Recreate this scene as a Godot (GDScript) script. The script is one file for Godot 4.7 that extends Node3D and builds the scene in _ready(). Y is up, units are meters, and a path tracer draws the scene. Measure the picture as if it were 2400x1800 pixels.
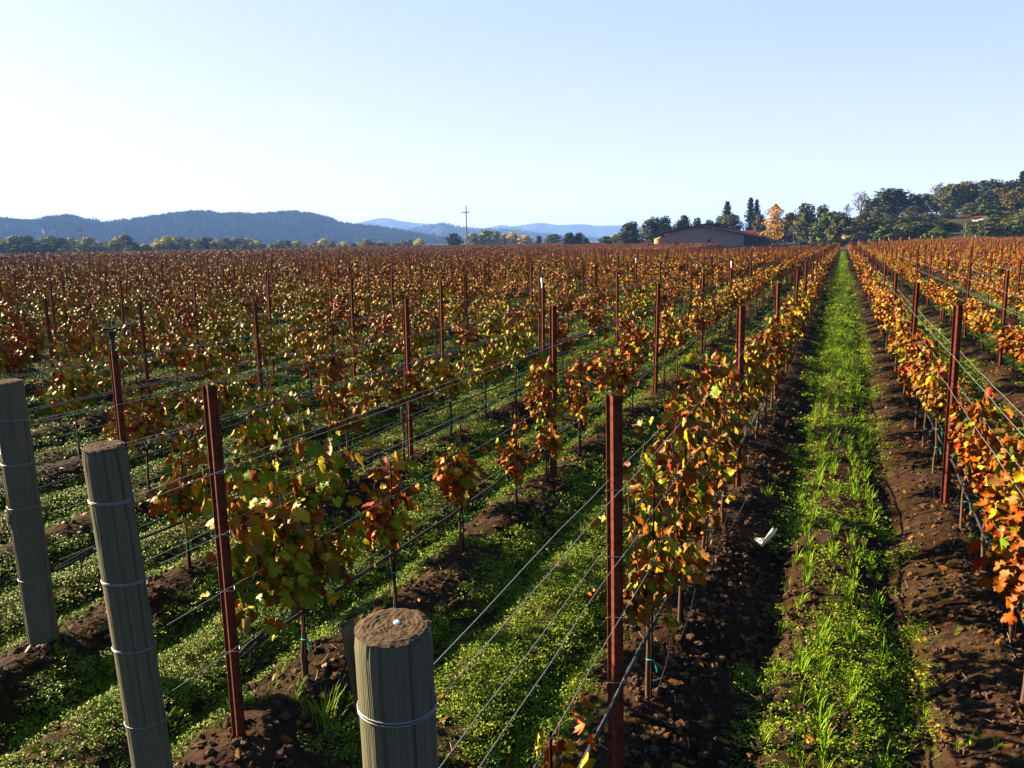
extends Node3D

# A vineyard in late autumn, low sun from the side. Rows run along -z, y is up, metres.

const ROW0 := -0.92          # x of the vine row beside the grassy lane
const PITCH := 1.96         # distance between rows
const FIELD_END := -192.0   # far end of the block beside the lane
const BLOCK_END := -88.0    # far end of the block at large, an avenue lies beyond
const SUN_TOWARDS := Vector3(-0.92, 0.375, -0.055)

var leaf_mat: StandardMaterial3D
var tree_leaf_mat: StandardMaterial3D
var bark_mat: StandardMaterial3D
var steel_mat: StandardMaterial3D
var wire_mat: StandardMaterial3D
var hose_mat: StandardMaterial3D
var wood_mat: StandardMaterial3D
var grass_mat: StandardMaterial3D
var soil_mat: StandardMaterial3D
var clod_mat: StandardMaterial3D
var tie_mat: StandardMaterial3D
var bump := FastNoiseLite.new()
var patchy := FastNoiseLite.new()
var broad := FastNoiseLite.new()
var taken := {}
var hi_leaf := []           # leaf templates with two rings
var lo_leaf := []           # leaf templates with one ring
var leaf_mesh := {}         # shared single-leaf meshes


class Shape:
	var v := PackedVector3Array()
	var n := PackedVector3Array()
	var c := PackedColorArray()
	var t := PackedVector2Array()
	var ix := PackedInt32Array()

	func mesh() -> ArrayMesh:
		var a := []
		a.resize(Mesh.ARRAY_MAX)
		a[Mesh.ARRAY_VERTEX] = v
		if n.size() == v.size():
			a[Mesh.ARRAY_NORMAL] = n
		if c.size() == v.size():
			a[Mesh.ARRAY_COLOR] = c
		if t.size() == v.size():
			a[Mesh.ARRAY_TEX_UV] = t
		a[Mesh.ARRAY_INDEX] = ix
		var m := ArrayMesh.new()
		m.add_surface_from_arrays(Mesh.PRIMITIVE_TRIANGLES, a)
		return m

	func tri(p: Vector3, q: Vector3, r: Vector3, col: Color) -> void:
		var k := v.size()
		v.append(p); v.append(q); v.append(r)
		c.append(col); c.append(col); c.append(col)
		ix.append(k); ix.append(k + 1); ix.append(k + 2)

	func quad(p: Vector3, q: Vector3, r: Vector3, s: Vector3, col: Color) -> void:
		tri(p, q, r, col)
		tri(p, r, s, col)

	func box(lo: Vector3, hi: Vector3, col: Color) -> void:
		var p := [Vector3(lo.x, lo.y, lo.z), Vector3(hi.x, lo.y, lo.z), Vector3(hi.x, hi.y, lo.z), Vector3(lo.x, hi.y, lo.z), Vector3(lo.x, lo.y, hi.z), Vector3(hi.x, lo.y, hi.z), Vector3(hi.x, hi.y, hi.z), Vector3(lo.x, hi.y, hi.z)]
		for f in [[0, 1, 2, 3], [5, 4, 7, 6], [4, 0, 3, 7], [1, 5, 6, 2], [3, 2, 6, 7], [4, 5, 1, 0]]:
			quad(p[f[0]], p[f[1]], p[f[2]], p[f[3]], col)

	# a smooth tube through points
	func tube(pts: Array, radii: Array, sides: int, col: Color, closed := true) -> void:
		var first := v.size()
		var up := Vector3(0.31, 0.17, 0.93)
		for i in pts.size():
			var d: Vector3 = (pts[mini(i + 1, pts.size() - 1)] - pts[maxi(i - 1, 0)]).normalized()
			var a := d.cross(up)
			if a.length() < 0.1:
				a = d.cross(Vector3.RIGHT)
			a = a.normalized()
			var b := d.cross(a)
			for k in sides:
				var w := TAU * k / sides
				var o := a * cos(w) + b * sin(w)
				v.append(pts[i] + o * float(radii[i]))
				n.append(o)
				c.append(col)
		for i in pts.size() - 1:
			for k in sides:
				var p := first + i * sides + k
				var q := first + i * sides + (k + 1) % sides
				ix.append_array([p, p + sides, q, q, p + sides, q + sides])
		if closed:
			for e in [0, pts.size() - 1]:
				var m := v.size()
				v.append(pts[e]); n.append((pts[e] - pts[1 if e == 0 else e - 1]).normalized()); c.append(col)
				for k in sides:
					var p := first + int(e) * sides + k
					var q := first + int(e) * sides + (k + 1) % sides
					ix.append_array([m, p, q] if e == 0 else [m, q, p])

	func smooth() -> void:
		n.resize(v.size())
		n.fill(Vector3.ZERO)
		for i in range(0, ix.size(), 3):
			var f := (v[ix[i + 2]] - v[ix[i]]).cross(v[ix[i + 1]] - v[ix[i]])
			for k in 3:
				n[ix[i + k]] += f
		for i in n.size():
			n[i] = n[i].normalized()


# ---------------------------------------------------------------- helpers

func seeded(s: int) -> RandomNumberGenerator:
	var r := RandomNumberGenerator.new()
	r.seed = s
	return r


func numbered(called: String) -> String:
	var k: int = taken.get(called, -1) + 1
	taken[called] = k
	return called if k == 0 else "%s_%03d" % [called, k]


func tag(o: Node, label: String, category: String, group := "", kind := "") -> void:
	o.set_meta("label", label)
	o.set_meta("category", category)
	if group:
		o.set_meta("group", group)
	if kind:
		o.set_meta("kind", kind)


func thing(called: String, label: String, category: String, at: Vector3, turn := 0.0, group := "") -> Node3D:
	var o := Node3D.new()
	o.name = numbered(called)
	add_child(o)
	o.position = at
	o.rotation.y = turn
	tag(o, label, category, group)
	return o


func part(called: String, m: Mesh, mat: Material, parent: Node3D, at := Transform3D.IDENTITY) -> MeshInstance3D:
	var o := MeshInstance3D.new()
	o.mesh = m
	o.name = numbered(called) if parent == self else called
	o.material_override = mat
	o.transform = at
	parent.add_child(o, true)
	return o


func material(rough := 0.9, tint := Color.WHITE, vertex := true) -> StandardMaterial3D:
	var m := StandardMaterial3D.new()
	m.roughness = rough
	m.albedo_color = tint
	m.vertex_color_use_as_albedo = vertex
	m.metallic_specular = 0.12
	m.cull_mode = BaseMaterial3D.CULL_DISABLED
	return m


func lin(r: float, g: float, b: float) -> Color:
	return Color(r, g, b).linear_to_srgb()


func noise_texture(freq: float, seed_: int, lo: float, hi: float, octaves := 4) -> ImageTexture:
	var f := FastNoiseLite.new()
	f.seed = seed_
	f.frequency = freq
	f.fractal_octaves = octaves
	var im := f.get_seamless_image(512, 512)
	im.convert(Image.FORMAT_RGB8)
	for y in 512:
		for x in 512:
			var g := lerpf(lo, hi, im.get_pixel(x, y).r)
			im.set_pixel(x, y, Color(g, g, g))
	return ImageTexture.create_from_image(im)


func relief_texture(freq: float, seed_: int, deep: float) -> ImageTexture:
	var f := FastNoiseLite.new()
	f.seed = seed_
	f.frequency = freq
	f.fractal_octaves = 5
	var im := f.get_seamless_image(512, 512)
	im.convert(Image.FORMAT_RGBA8)
	im.bump_map_to_normal_map(deep)
	return ImageTexture.create_from_image(im)


# ---------------------------------------------------------------- the lie of the land

func land(x: float, z: float) -> float:
	var d := sqrt(x * x + z * z)
	var h := 0.0
	h -= 0.015 * maxf(0.0, -x - 235.0) * smoothstep(80.0, 300.0, d)
	var rise := smoothstep(-200.0, -335.0, z) * smoothstep(-9.0, 9.0, x)
	h += 8.6 * rise + 0.9 * smoothstep(-120.0, -215.0, z) * smoothstep(-10.0, 30.0, x)
	h -= 0.8 * smoothstep(50.0, 150.0, -z) * smoothstep(-250.0, -195.0, z) * smoothstep(8.0, -12.0, x) * smoothstep(-110.0, -70.0, x)
	h += 4.0 * smoothstep(-255.0, -345.0, z) * smoothstep(22.0, 75.0, x)
	h *= 1.0 - smoothstep(420.0, 700.0, d) * smoothstep(-60.0, 0.0, x) * 0.6
	if d > 70.0:
		h += broad.get_noise_2d(x * 0.35, z * 0.35) * 0.5 * smoothstep(70.0, 200.0, d)
	return h


func ground(x: float, z: float) -> float:
	var h := land(x, z)
	var d := sqrt(x * x + z * z)
	if d < 75.0:
		var fade := 1.0 - smoothstep(40.0, 75.0, d)
		var u := x - ROW0 + broad.get_noise_2d(z * 2.2, x) * 0.14
		u = absf(u - roundf(u / PITCH) * PITCH)
		var m := 0.13 * exp(-u * u / 0.075) - 0.10 * exp(-(u - 0.56) * (u - 0.56) / 0.02) + 0.02 * smoothstep(0.6, 1.0, u)
		m += patchy.get_noise_2d(x * 9.0, z * 9.0) * 0.03
		m += bump.get_noise_2d(x, z) * 0.022 - 0.11
		h += m * fade
	return h


func greenness(x: float, z: float) -> float:
	var u := x - ROW0
	u = absf(u - roundf(u / PITCH) * PITCH)
	var g := patchy.get_noise_2d(x * 3.0, z * 3.0) * 0.9 + patchy.get_noise_2d(x * 11.0, z * 11.0) * 0.5
	g += lerpf(-0.42, 0.55, smoothstep(0.15, 0.5, u)) if x > -1.6 else lerpf(-0.2, 0.55, smoothstep(0.1, 0.42, u))
	if x > -1.0 and z > -16.0:
		g -= 0.36
	if x > 0.75 and x < 1.25 and z > -14.0:
		g -= 0.4
	return clampf(g + 0.13, 0.0, 1.0)


func ground_colour(x: float, z: float) -> Color:
	var d := sqrt(x * x + z * z)
	var w := patchy.get_noise_2d(x * 5.0, z * 5.0)
	var soil := Color(0.0148, 0.0086, 0.0048).lerp(Color(0.0279, 0.0168, 0.0100), clampf(w + 0.5, 0, 1))
	var green := Color(0.0212, 0.0295, 0.0052).lerp(Color(0.0307, 0.0384, 0.0075), clampf(w + 0.4, 0, 1))
	var col := soil.lerp(green, greenness(x, z) * 0.5)
	if in_field(x, z) or d < 20.0:
		return col
	var grassy := Color(0.0502, 0.0389, 0.0173).lerp(Color(0.0248, 0.0284, 0.0081), clampf(broad.get_noise_2d(x * 0.9, z * 1.6) * 1.6 + 0.45, 0, 1))
	return grassy


func in_field(x: float, z: float) -> bool:
	if z > 3.0 or x > 75.0:
		return false
	if x > -32.0:
		return z > FIELD_END - 2.0
	return z > BLOCK_END or (z < BLOCK_END - 7.0 and x * x + z * z < 470.0 * 470.0)


func build_ground() -> void:
	var s := Shape.new()
	var az := []
	var a := -70.0
	while a < 26.0:
		az.append(deg_to_rad(a))
		a += 0.22
	while a < 290.0:
		az.append(deg_to_rad(a))
		a += 6.0
	var rings := [0.4]
	while rings[-1] < 7600.0:
		var r: float = rings[-1]
		rings.append(r * (1.013 if r < 60.0 else 1.03 if r < 600.0 else 1.2))
	var w := az.size()
	for r in rings:
		for b in az:
			var x: float = r * sin(b)
			var z: float = -r * cos(b)
			s.v.append(Vector3(x, ground(x, z), z))
			s.c.append(ground_colour(x, z))
	for i in rings.size() - 1:
		for k in w:
			var p: int = i * w + k
			var q: int = i * w + (k + 1) % w
			s.ix.append_array([p, p + w, q, q, p + w, q + w])
	var m := s.v.size()
	s.v.append(Vector3(0, ground(0, 0), 0))
	s.c.append(ground_colour(0, 0))
	for k in w:
		s.ix.append_array([m, k, (k + 1) % w])
	s.smooth()
	var o := part("ground", s.mesh(), soil_mat, self)
	tag(o, "brown soil and low green weeds between the vine rows", "ground", "", "structure")


# ---------------------------------------------------------------- grape leaves and vines

const PALETTE := [
	[Color(0.0635, 0.1017, 0.0041), Color(0.0494, 0.0841, 0.0035)],   # 0 green
	[Color(0.1408, 0.1582, 0.0044), Color(0.1631, 0.1324, 0.0041)],     # 1 yellow green
	[Color(0.2223, 0.1471, 0.0055), Color(0.2298, 0.1086, 0.0050)],       # 2 yellow
	[Color(0.2001, 0.0603, 0.0045), Color(0.1705, 0.0333, 0.0036)],      # 3 orange
	[Color(0.1553, 0.0202, 0.0051), Color(0.1280, 0.0129, 0.0041)],    # 4 red
	[Color(0.0989, 0.0432, 0.0060), Color(0.0741, 0.0283, 0.0044)],    # 5 brown
	[Color(0.1313, 0.0746, 0.0184), Color(0.1154, 0.0569, 0.0129)],    # 6 dry tan
	[Color(0.0254, 0.0420, 0.0047), Color(0.0225, 0.0351, 0.0047)],     # 7 dark green
	[Color(0.1584, 0.0532, 0.0055), Color(0.1295, 0.0336, 0.0036)],    # 8 russet
]


func leaf_template(fold: float, cup: float, roll: float, lobes: float, rings: int, r: RandomNumberGenerator) -> Shape:
	var half := [Vector2(0.08, -0.13), Vector2(0.2, -0.22), Vector2(0.33, -0.17), Vector2(0.47, -0.1), Vector2(0.50, 0.02), Vector2(0.31, 0.13), Vector2(0.5, 0.2), Vector2(0.58, 0.33), Vector2(0.48, 0.38), Vector2(0.45, 0.52), Vector2(0.24, 0.46), Vector2(0.28, 0.62), Vector2(0.17, 0.72)]
	var line := [Vector2(0, 0)]
	for p in half:
		line.append(p * Vector2(1.0, 1.0) + Vector2(r.randf_range(-0.03, 0.03), r.randf_range(-0.03, 0.03)))
	line.append(Vector2(0, 0.92))
	for k in range(half.size() - 1, -1, -1):
		line.append(Vector2(-half[k].x, half[k].y) + Vector2(r.randf_range(-0.03, 0.03), r.randf_range(-0.03, 0.03)))
	var mid := Vector2(0, 0.22)
	for i in line.size():
		line[i] = mid + (line[i] - mid) * lerpf(1.0, 0.62 / maxf(0.35, (line[i] - mid).length()), 1.0 - lobes)
	var s := Shape.new()
	var flat := [mid]
	s.c.append(Color(0, 0, 0))
	for g in rings:
		var f := float(g + 1) / rings
		for p in line:
			flat.append(mid + (p - mid) * f)
			s.c.append(Color(f, 0, 0))
	var w1 := r.randf_range(0, TAU)
	for p in flat:
		var x: float = p.x
		var y: float = p.y - 0.2
		var z := fold * absf(x) - cup * (x * x + y * y) + 0.05 * sin(9.0 * x + w1) * y
		if roll > 0.0:
			var ang := x * roll
			z += (1.0 - cos(ang)) / roll
			x = sin(ang) / roll
			var bend := y * roll * 0.28
			z += (1.0 - cos(bend)) / (roll * 0.28)
			y = sin(bend) / (roll * 0.28)
		s.v.append(Vector3(x, y + 0.2, z))
	var w := line.size()
	for k in w:
		s.ix.append_array([0, 1 + k, 1 + (k + 1) % w])
	for g in rings - 1:
		for k in w:
			var p := 1 + g * w + k
			var q := 1 + g * w + (k + 1) % w
			s.ix.append_array([p, p + w, q, q, p + w, q + w])
	s.smooth()
	if rings > 1:
		var k := s.v.size()
		for q in [Vector3(-0.014, 0.0, 0.01), Vector3(0.014, 0.0, 0.01), Vector3(0.0, -0.55, 0.12)]:
			s.v.append(q)
			s.n.append(Vector3(0, 0, 1))
			s.c.append(Color(1, 0, 0))
		s.ix.append_array([k, k + 2, k + 1])
	return s


func make_leaf_templates() -> void:
	var r := seeded(11)
	# fold, cup, roll, lobes
	for k in [[0.35, 0.3, 0.0, 1.0], [-0.45, 0.5, 0.6, 1.0], [0.3, -0.5, 0.9, 1.0], [0.1, 0.2, 2.4, 1.0], [-0.2, 0.3, 3.9, 1.0], [0.4, 0.5, 3.0, 1.0]]:
		hi_leaf.append(leaf_template(k[0], k[1], k[2], k[3], 2, r))
		lo_leaf.append(leaf_template(k[0], k[1], k[2] * 0.8, k[3], 1, r))


func leaf_of(shape: int, pal: int) -> ArrayMesh:
	var key := shape * 16 + pal
	if not leaf_mesh.has(key):
		var s := Shape.new()
		add_leaf(s, hi_leaf[shape], Transform3D.IDENTITY, PALETTE[pal], 1.0)
		leaf_mesh[key] = s.mesh()
	return leaf_mesh[key]


func add_leaf(s: Shape, leaf: Shape, at: Transform3D, pal: Array, tone: float) -> void:
	var k := s.v.size()
	var inner: Color = pal[0]
	var outer: Color = pal[1]
	for i in leaf.v.size():
		s.v.append(at * leaf.v[i])
		s.n.append((at.basis * leaf.n[i]).normalized())
		var f := leaf.c[i].r
		s.c.append(inner.lerp(outer, f * f) * tone)
	for i in leaf.ix:
		s.ix.append(k + i)


func pick(r: RandomNumberGenerator, w: Array) -> int:
	var total := 0.0
	for k in w:
		total += k
	var t := r.randf() * total
	for i in w.size():
		t -= w[i]
		if t <= 0.0:
			return i
	return 0


# weights over PALETTE
const GREENISH := [3, 5.5, 3.6, 1.4, 0.4, 0.8, 1.2, 1.0, 0.8]
const AMBER := [1.0, 2.6, 3.6, 3.4, 1.0, 1.1, 1.8, 0.5, 2.0]
const RUST := [0.3, 0.5, 0.7, 2.4, 1.2, 2.8, 1.8, 0.5, 4.8]
const FIERY := [0.4, 1.2, 3.0, 4.0, 2.4, 0.8, 1.4, 0.4, 1.2]
const TANNED := [0.9, 2.2, 1.4, 1.6, 0.5, 1.8, 4.2, 0.6, 2.6]


# where the canes and leaves of one vine are: s has low, high, reach (along the row), thick, leaves, dye, size, droop
func vine_plan(r: RandomNumberGenerator, s: Dictionary) -> Dictionary:
	var head: float = minf(0.86, s.high * 0.62)
	var trunk := [Vector3(0, -0.08, 0)]
	for k in 5:
		trunk.append(Vector3(r.randf_range(-0.012, 0.012), head * (k + 1) / 5.0, r.randf_range(-0.012, 0.012)))
	var canes := []
	var n: int = s.get("canes", 7)
	for k in n:
		var to := Vector3(r.randf_range(-1, 1) * s.thick * 0.6, lerpf(head, s.high, r.randf_range(0.4, 1.12)), lerpf(-s.reach, s.reach, (k + r.randf()) / n))
		if r.randf() < s.get("droop", 0.25):
			to.y = lerpf(s.low, head, r.randf_range(0.0, 0.6))
		var from: Vector3 = trunk[-1] - Vector3(0, r.randf_range(0.0, maxf(0.02, head - s.low) * 0.8), 0)
		var arc := Vector3(r.randf_range(-0.06, 0.06), 0.14 if to.y < head else 0.0, (to.z) * 0.35)
		var pts := []
		for i in 6:
			var t := i / 5.0
			pts.append(from.lerp(to, t) + arc * sin(PI * t) + Vector3(r.randf_range(-0.012, 0.012), 0, r.randf_range(-0.012, 0.012)))
		canes.append(pts)
	var leaves := []
	var share := []
	for c in canes:
		share.append(0.25 + 1.5 * r.randf() * r.randf() + 0.3 * r.randf())
	for k in int(s.leaves):
		var which := pick(r, share)
		var pts: Array = canes[which]
		var t := r.randf_range(0.08, 1.0) * 5.0
		var i := mini(int(t), 4)
		var p: Vector3 = pts[i].lerp(pts[i + 1], t - i)
		var away := Vector3(r.randfn(0, 1) * s.thick * 0.42, r.randfn(-0.2, 0.6) * 0.07, r.randfn(0, 1) * 0.075)
		p += away
		p.y = maxf(p.y, s.low * 0.85)
		var dye := pick(r, s.dye)
		var shape := 0
		if dye == 6 or dye == 5 or dye == 8:
			shape = [3, 4, 5, 4, 2][r.randi() % 5]
		elif dye == 3 or dye == 4:
			shape = [1, 2, 3, 5, 5][r.randi() % 5]
		else:
			shape = [0, 1, 3, 2, 1, 5][r.randi() % 6]
		var tip := Vector3(r.randfn(0, 0.5) + away.x * 3.0, r.randfn(-0.75, 0.4), r.randfn(0, 0.55)).normalized()
		var face := Vector3(r.randfn(0, 0.8), r.randfn(0.35, 0.4), r.randfn(0, 0.8))
		face = (face - tip * face.dot(tip)).normalized()
		var size: float = s.get("size", 0.1) * r.randf_range(0.62, 1.25) * (1.05 if shape > 2 else 1.0)
		leaves.append([Transform3D(Basis(tip.cross(face), tip, face) * size, p), shape, dye, which])
	return {"trunk": trunk, "canes": canes, "leaves": leaves}


const WOODY := Color(0.0590, 0.0354, 0.0242)
const CANE := Color(0.1122, 0.0590, 0.0317)


func trunk_shape(plan: Dictionary) -> ArrayMesh:
	var s := Shape.new()
	s.tube(plan.trunk, [0.017, 0.014, 0.012, 0.011, 0.011, 0.009], 7, WOODY)
	return s.mesh()


func stake_shape(high: float) -> ArrayMesh:
	var s := Shape.new()
	s.tube([Vector3(0.022, -0.08, 0.012), Vector3(0.022, high, 0.012)], [0.006, 0.006], 6, Color(0.15, 0.05, 0.035))
	return s.mesh()


func cane_shape(pts: Array) -> ArrayMesh:
	var s := Shape.new()
	s.tube(pts, [0.006, 0.005, 0.0045, 0.004, 0.003, 0.002], 5, CANE)
	return s.mesh()


func foliage_shape(plan: Dictionary, r: RandomNumberGenerator, lo := true) -> Shape:
	var s := Shape.new()
	for l in plan.leaves:
		add_leaf(s, lo_leaf[l[1]] if lo else hi_leaf[l[1]], l[0], PALETTE[l[2]], r.randf_range(0.85, 1.15))
	return s


func tie_shape(r: RandomNumberGenerator, at: float) -> ArrayMesh:
	var s := Shape.new()
	var pts := []
	for k in 9:
		var w := TAU * k / 8.0
		pts.append(Vector3(0.011 + cos(w) * 0.02, at + sin(w) * 0.004, 0.006 + sin(w) * 0.016))
	pts.append(pts[-1] + Vector3(0.02, -0.03, 0.015))
	pts.append(pts[-1] + Vector3(0.005, -0.035, r.randf_range(-0.01, 0.02)))
	var rad := []
	for p in pts:
		rad.append(0.0045)
	s.tube(pts, rad, 5, Color(0.02, 0.20, 0.15))
	return s.mesh()


const DYES := {"green": GREENISH, "amber": AMBER, "rust": RUST, "fiery": FIERY, "tan": TANNED}
const LOOK := {"green": "green and yellow", "amber": "yellow and amber", "rust": "rust brown", "fiery": "fiery orange", "tan": "curled tan"}


# a vine close to the camera: every leaf is a part
func near_vine(at: Vector3, s: Dictionary, seed_: int, label: String) -> void:
	var r := seeded(seed_)
	s.dye = DYES[s.dye]
	var plan := vine_plan(r, s)
	var t := thing("grapevine", label, "grapevine", at, 0.0, "grapevines along the trellis rows")
	part("trunk", trunk_shape(plan), bark_mat, t)
	part("stake", stake_shape(minf(1.25, s.high)), steel_mat, t)
	part("tie", tie_shape(r, r.randf_range(0.22, 0.34)), tie_mat, t)
	part("tie", tie_shape(r, r.randf_range(0.5, 0.66)), tie_mat, t)
	var canes := []
	for c in plan.canes:
		canes.append(part("cane", cane_shape(c), bark_mat, t))
	var n := 0
	var rest := Shape.new()
	for l in plan.leaves:
		n += 1
		if n <= 290:
			part("leaf", leaf_of(l[1], l[2]), leaf_mat, canes[l[3]], l[0])
		else:
			add_leaf(rest, hi_leaf[l[1]], l[0], PALETTE[l[2]], 1.0)
	if n > 290:
		part("foliage", rest.mesh(), leaf_mat, t).set_meta("kind", "stuff")


func vine_prototype(s: Dictionary, seed_: int) -> Node3D:
	var r := seeded(seed_)
	var plan := vine_plan(r, s)
	var t := Node3D.new()
	part("trunk", trunk_shape(plan), bark_mat, t)
	part("stake", stake_shape(1.2), steel_mat, t)
	var canes := Shape.new()
	for c in plan.canes:
		canes.tube(c, [0.006, 0.005, 0.0045, 0.004, 0.003, 0.002], 4, CANE)
	part("canes", canes.mesh(), bark_mat, t)
	part("foliage", foliage_shape(plan, r).mesh(), leaf_mat, t)
	return t


func vine_mass_mesh(s: Dictionary, seed_: int) -> ArrayMesh:
	var r := seeded(seed_)
	var plan := vine_plan(r, s)
	var m := foliage_shape(plan, r)
	m.tube(plan.trunk, [0.02, 0.016, 0.014, 0.013, 0.012, 0.01], 5, WOODY)
	return m.mesh()


func copies(called: String, m: Mesh, mat: Material, at: Array, tints: Array, parent: Node3D) -> MultiMeshInstance3D:
	var mm := MultiMesh.new()
	mm.transform_format = MultiMesh.TRANSFORM_3D
	mm.use_colors = tints.size() > 0
	mm.mesh = m
	mm.instance_count = at.size()
	for i in at.size():
		mm.set_instance_transform(i, at[i])
		if tints.size() > 0:
			mm.set_instance_color(i, tints[i])
	var o := MultiMeshInstance3D.new()
	o.multimesh = mm
	o.material_override = mat
	o.name = numbered(called) if parent == self else called
	parent.add_child(o, true)
	o.set_meta("kind", "stuff")
	return o


# how far outside the photograph's view a spot lies, in metres (negative: inside)
func outside(x: float, z: float) -> float:
	var left := -x * cos(deg_to_rad(53.5)) + z * sin(deg_to_rad(53.5))
	var right := x * cos(deg_to_rad(10.5)) + z * sin(deg_to_rad(10.5))
	return maxf(left, right)


func row_end(x: float) -> float:
	return -1.75 - 0.53 * maxf(0.0, ROW0 - x)


func ordinal(k: int) -> String:
	var few := ["", "first", "second", "third", "fourth", "fifth", "sixth", "seventh", "eighth", "ninth", "tenth"]
	if k < few.size():
		return few[k]
	return "%d%s" % [k, "th" if k % 100 in [11, 12, 13] else ["th", "st", "nd", "rd", "th", "th", "th", "th", "th", "th"][k % 10]]


# which one of its row, and which row counted from the grassy lane towards the river trees (or towards the hill)
func place_in_row(row: int, what: String, k: int) -> String:
	if row <= 0:
		return "%s %s from the wooden posts in the %s row" % [ordinal(k), what, ordinal(1 - row)]
	return "%s %s in the %s row across the grassy lane" % [ordinal(k), what, ordinal(row)]


func build_vines() -> void:
	# the nearest ones, one by one: [x, z, low, high, reach, thick, leaves, dye, size, canes, droop, label]
	var R1 := ROW0
	var R2 := ROW0 - PITCH
	var R3 := ROW0 - 2 * PITCH
	var N := ROW0 + PITCH
	var near := [
		[R2, -3.83, 0.42, 1.47, 0.60, 0.26, 560, "green", 0.088, 10, 0.35, "bushy grapevine with large green leaves against the first steel post of its row"],
		[R2, -4.90, 0.40, 1.10, 0.16, 0.15, 150, "fiery", 0.085, 5, 0.3, "slender grapevine of yellow and orange leaves, second vine behind the bushy green one"],
		[R2, -6.05, 0.44, 1.13, 0.24, 0.17, 180, "fiery", 0.08, 5, 0.3, "slender grapevine with an orange side shoot in the sparse row"],
		[R2, -7.30, 0.34, 1.05, 0.12, 0.13, 120, "fiery", 0.075, 4, 0.3, "thin red and orange grapevine column in the sparse row"],
		[R2, -8.25, 0.36, 1.72, 0.18, 0.17, 260, "amber", 0.076, 6, 0.25, "tall narrow amber grapevine beside the second steel post of the sparse row"],
		[R2, -9.45, 0.45, 1.25, 0.16, 0.15, 140, "fiery", 0.075, 5, 0.3, "short red and orange grapevine just past the second steel post"],
		[R1, -2.60, 0.25, 0.86, 0.20, 0.16, 110, "amber", 0.075, 4, 0.4, "small low grapevine in front of the wide steel post by the wooden post"],
		[R1, -4.35, 0.42, 1.55, 0.44, 0.13, 300, "tan", 0.075, 7, 0.4, "grapevine of curled tan leaves directly behind the wide steel post"],
		[R1, -5.35, 0.36, 1.66, 0.5, 0.14, 400, "tan", 0.073, 9, 0.35, "full grapevine of tan and gold leaves, second vine past the wide steel post"],
		[R1, -6.45, 0.34, 1.70, 0.5, 0.15, 420, "tan", 0.073, 9, 0.35, "full grapevine of tan and gold leaves, third vine past the wide steel post"],
		[R1, -7.55, 0.40, 1.55, 0.5, 0.15, 400, "tan", 0.073, 9, 0.3, "full grapevine of tan and gold leaves, fourth vine past the wide steel post"],
		[R1, -9.35, 0.5, 1.45, 0.42, 0.16, 380, "tan", 0.073, 8, 0.3, "full grapevine of tan and gold leaves, fifth vine past the wide steel post"],
		[N + 0.1, -5.9, 0.4, 1.45, 0.55, 0.15, 460, "amber", 0.072, 9, 0.35, "full russet grapevine across the lane, third before the bright steel post"],
		[N + 0.08, -7.05, 0.45, 1.42, 0.5, 0.14, 440, "rust", 0.072, 9, 0.35, "full russet grapevine across the lane, second before the bright steel post"],
		[N + 0.06, -8.05, 0.62, 1.36, 0.42, 0.13, 380, "rust", 0.072, 8, 0.3, "full russet grapevine across the lane, first before the bright steel post"],
		[R3, -5.0, 0.45, 1.15, 0.22, 0.2, 200, "amber", 0.08, 5, 0.35, "short yellow orange grapevine behind the wooden post with the metal bracket"],
		[R3, -6.2, 0.62, 1.5, 0.42, 0.2, 260, "green", 0.085, 6, 0.2, "loose green and gold grapevine with arching shoots in the third row"],
		[R3, -7.4, 0.60, 1.35, 0.42, 0.2, 230, "amber", 0.08, 6, 0.25, "loose amber grapevine with arching shoots in the third row"],
		[R3, -8.6, 0.75, 1.25, 0.6, 0.18, 240, "tan", 0.078, 6, 0.15, "grapevine with a long cane of tan leaves lying along the wire"],
	]
	var spots := []
	var k := 0
	for a in near:
		k += 1
		near_vine(Vector3(a[0], ground(a[0], a[1]) - 0.02, a[1]), {"low": a[2], "high": a[3], "reach": a[4], "thick": a[5], "leaves": a[6], "dye": a[7], "size": a[8], "canes": a[9], "droop": a[10]}, 100 + k, a[11])
	# every other spot on the rows
	var r := seeded(5)
	for i in range(-130, 38):
		var x := ROW0 + i * PITCH
		var zend := FIELD_END if x > -32.0 else BLOCK_END
		var z := -3.75 + r.randf_range(-0.3, 0.3)
		while z > zend:
			z -= 1.22 + r.randf_range(-0.08, 0.08)
			if z > row_end(x) - 0.6 or outside(x, z) > 7.0:
				continue
			var clash := false
			for a in near:
				if absf(a[0] - x) < 0.5 and absf(a[1] - z) < 0.75:
					clash = true
			if absf(fposmod(-z - 8.6 + 2.575, 5.15) - 2.575) < 0.3 and z > -60.0:
				clash = true
			if clash or r.randf() < (0.08 if z > -30.0 else 0.03):
				continue
			spots.append([sqrt(x * x + z * z) + (0.0 if outside(x, z) < -0.3 else 1000.0), x, z, i])
	spots.sort_custom(func(a, b): return a[0] < b[0])
	# a second ring of close vines, leaf by leaf as well
	var made := near.size()
	var rest := []
	var seed_ := 300
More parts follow.
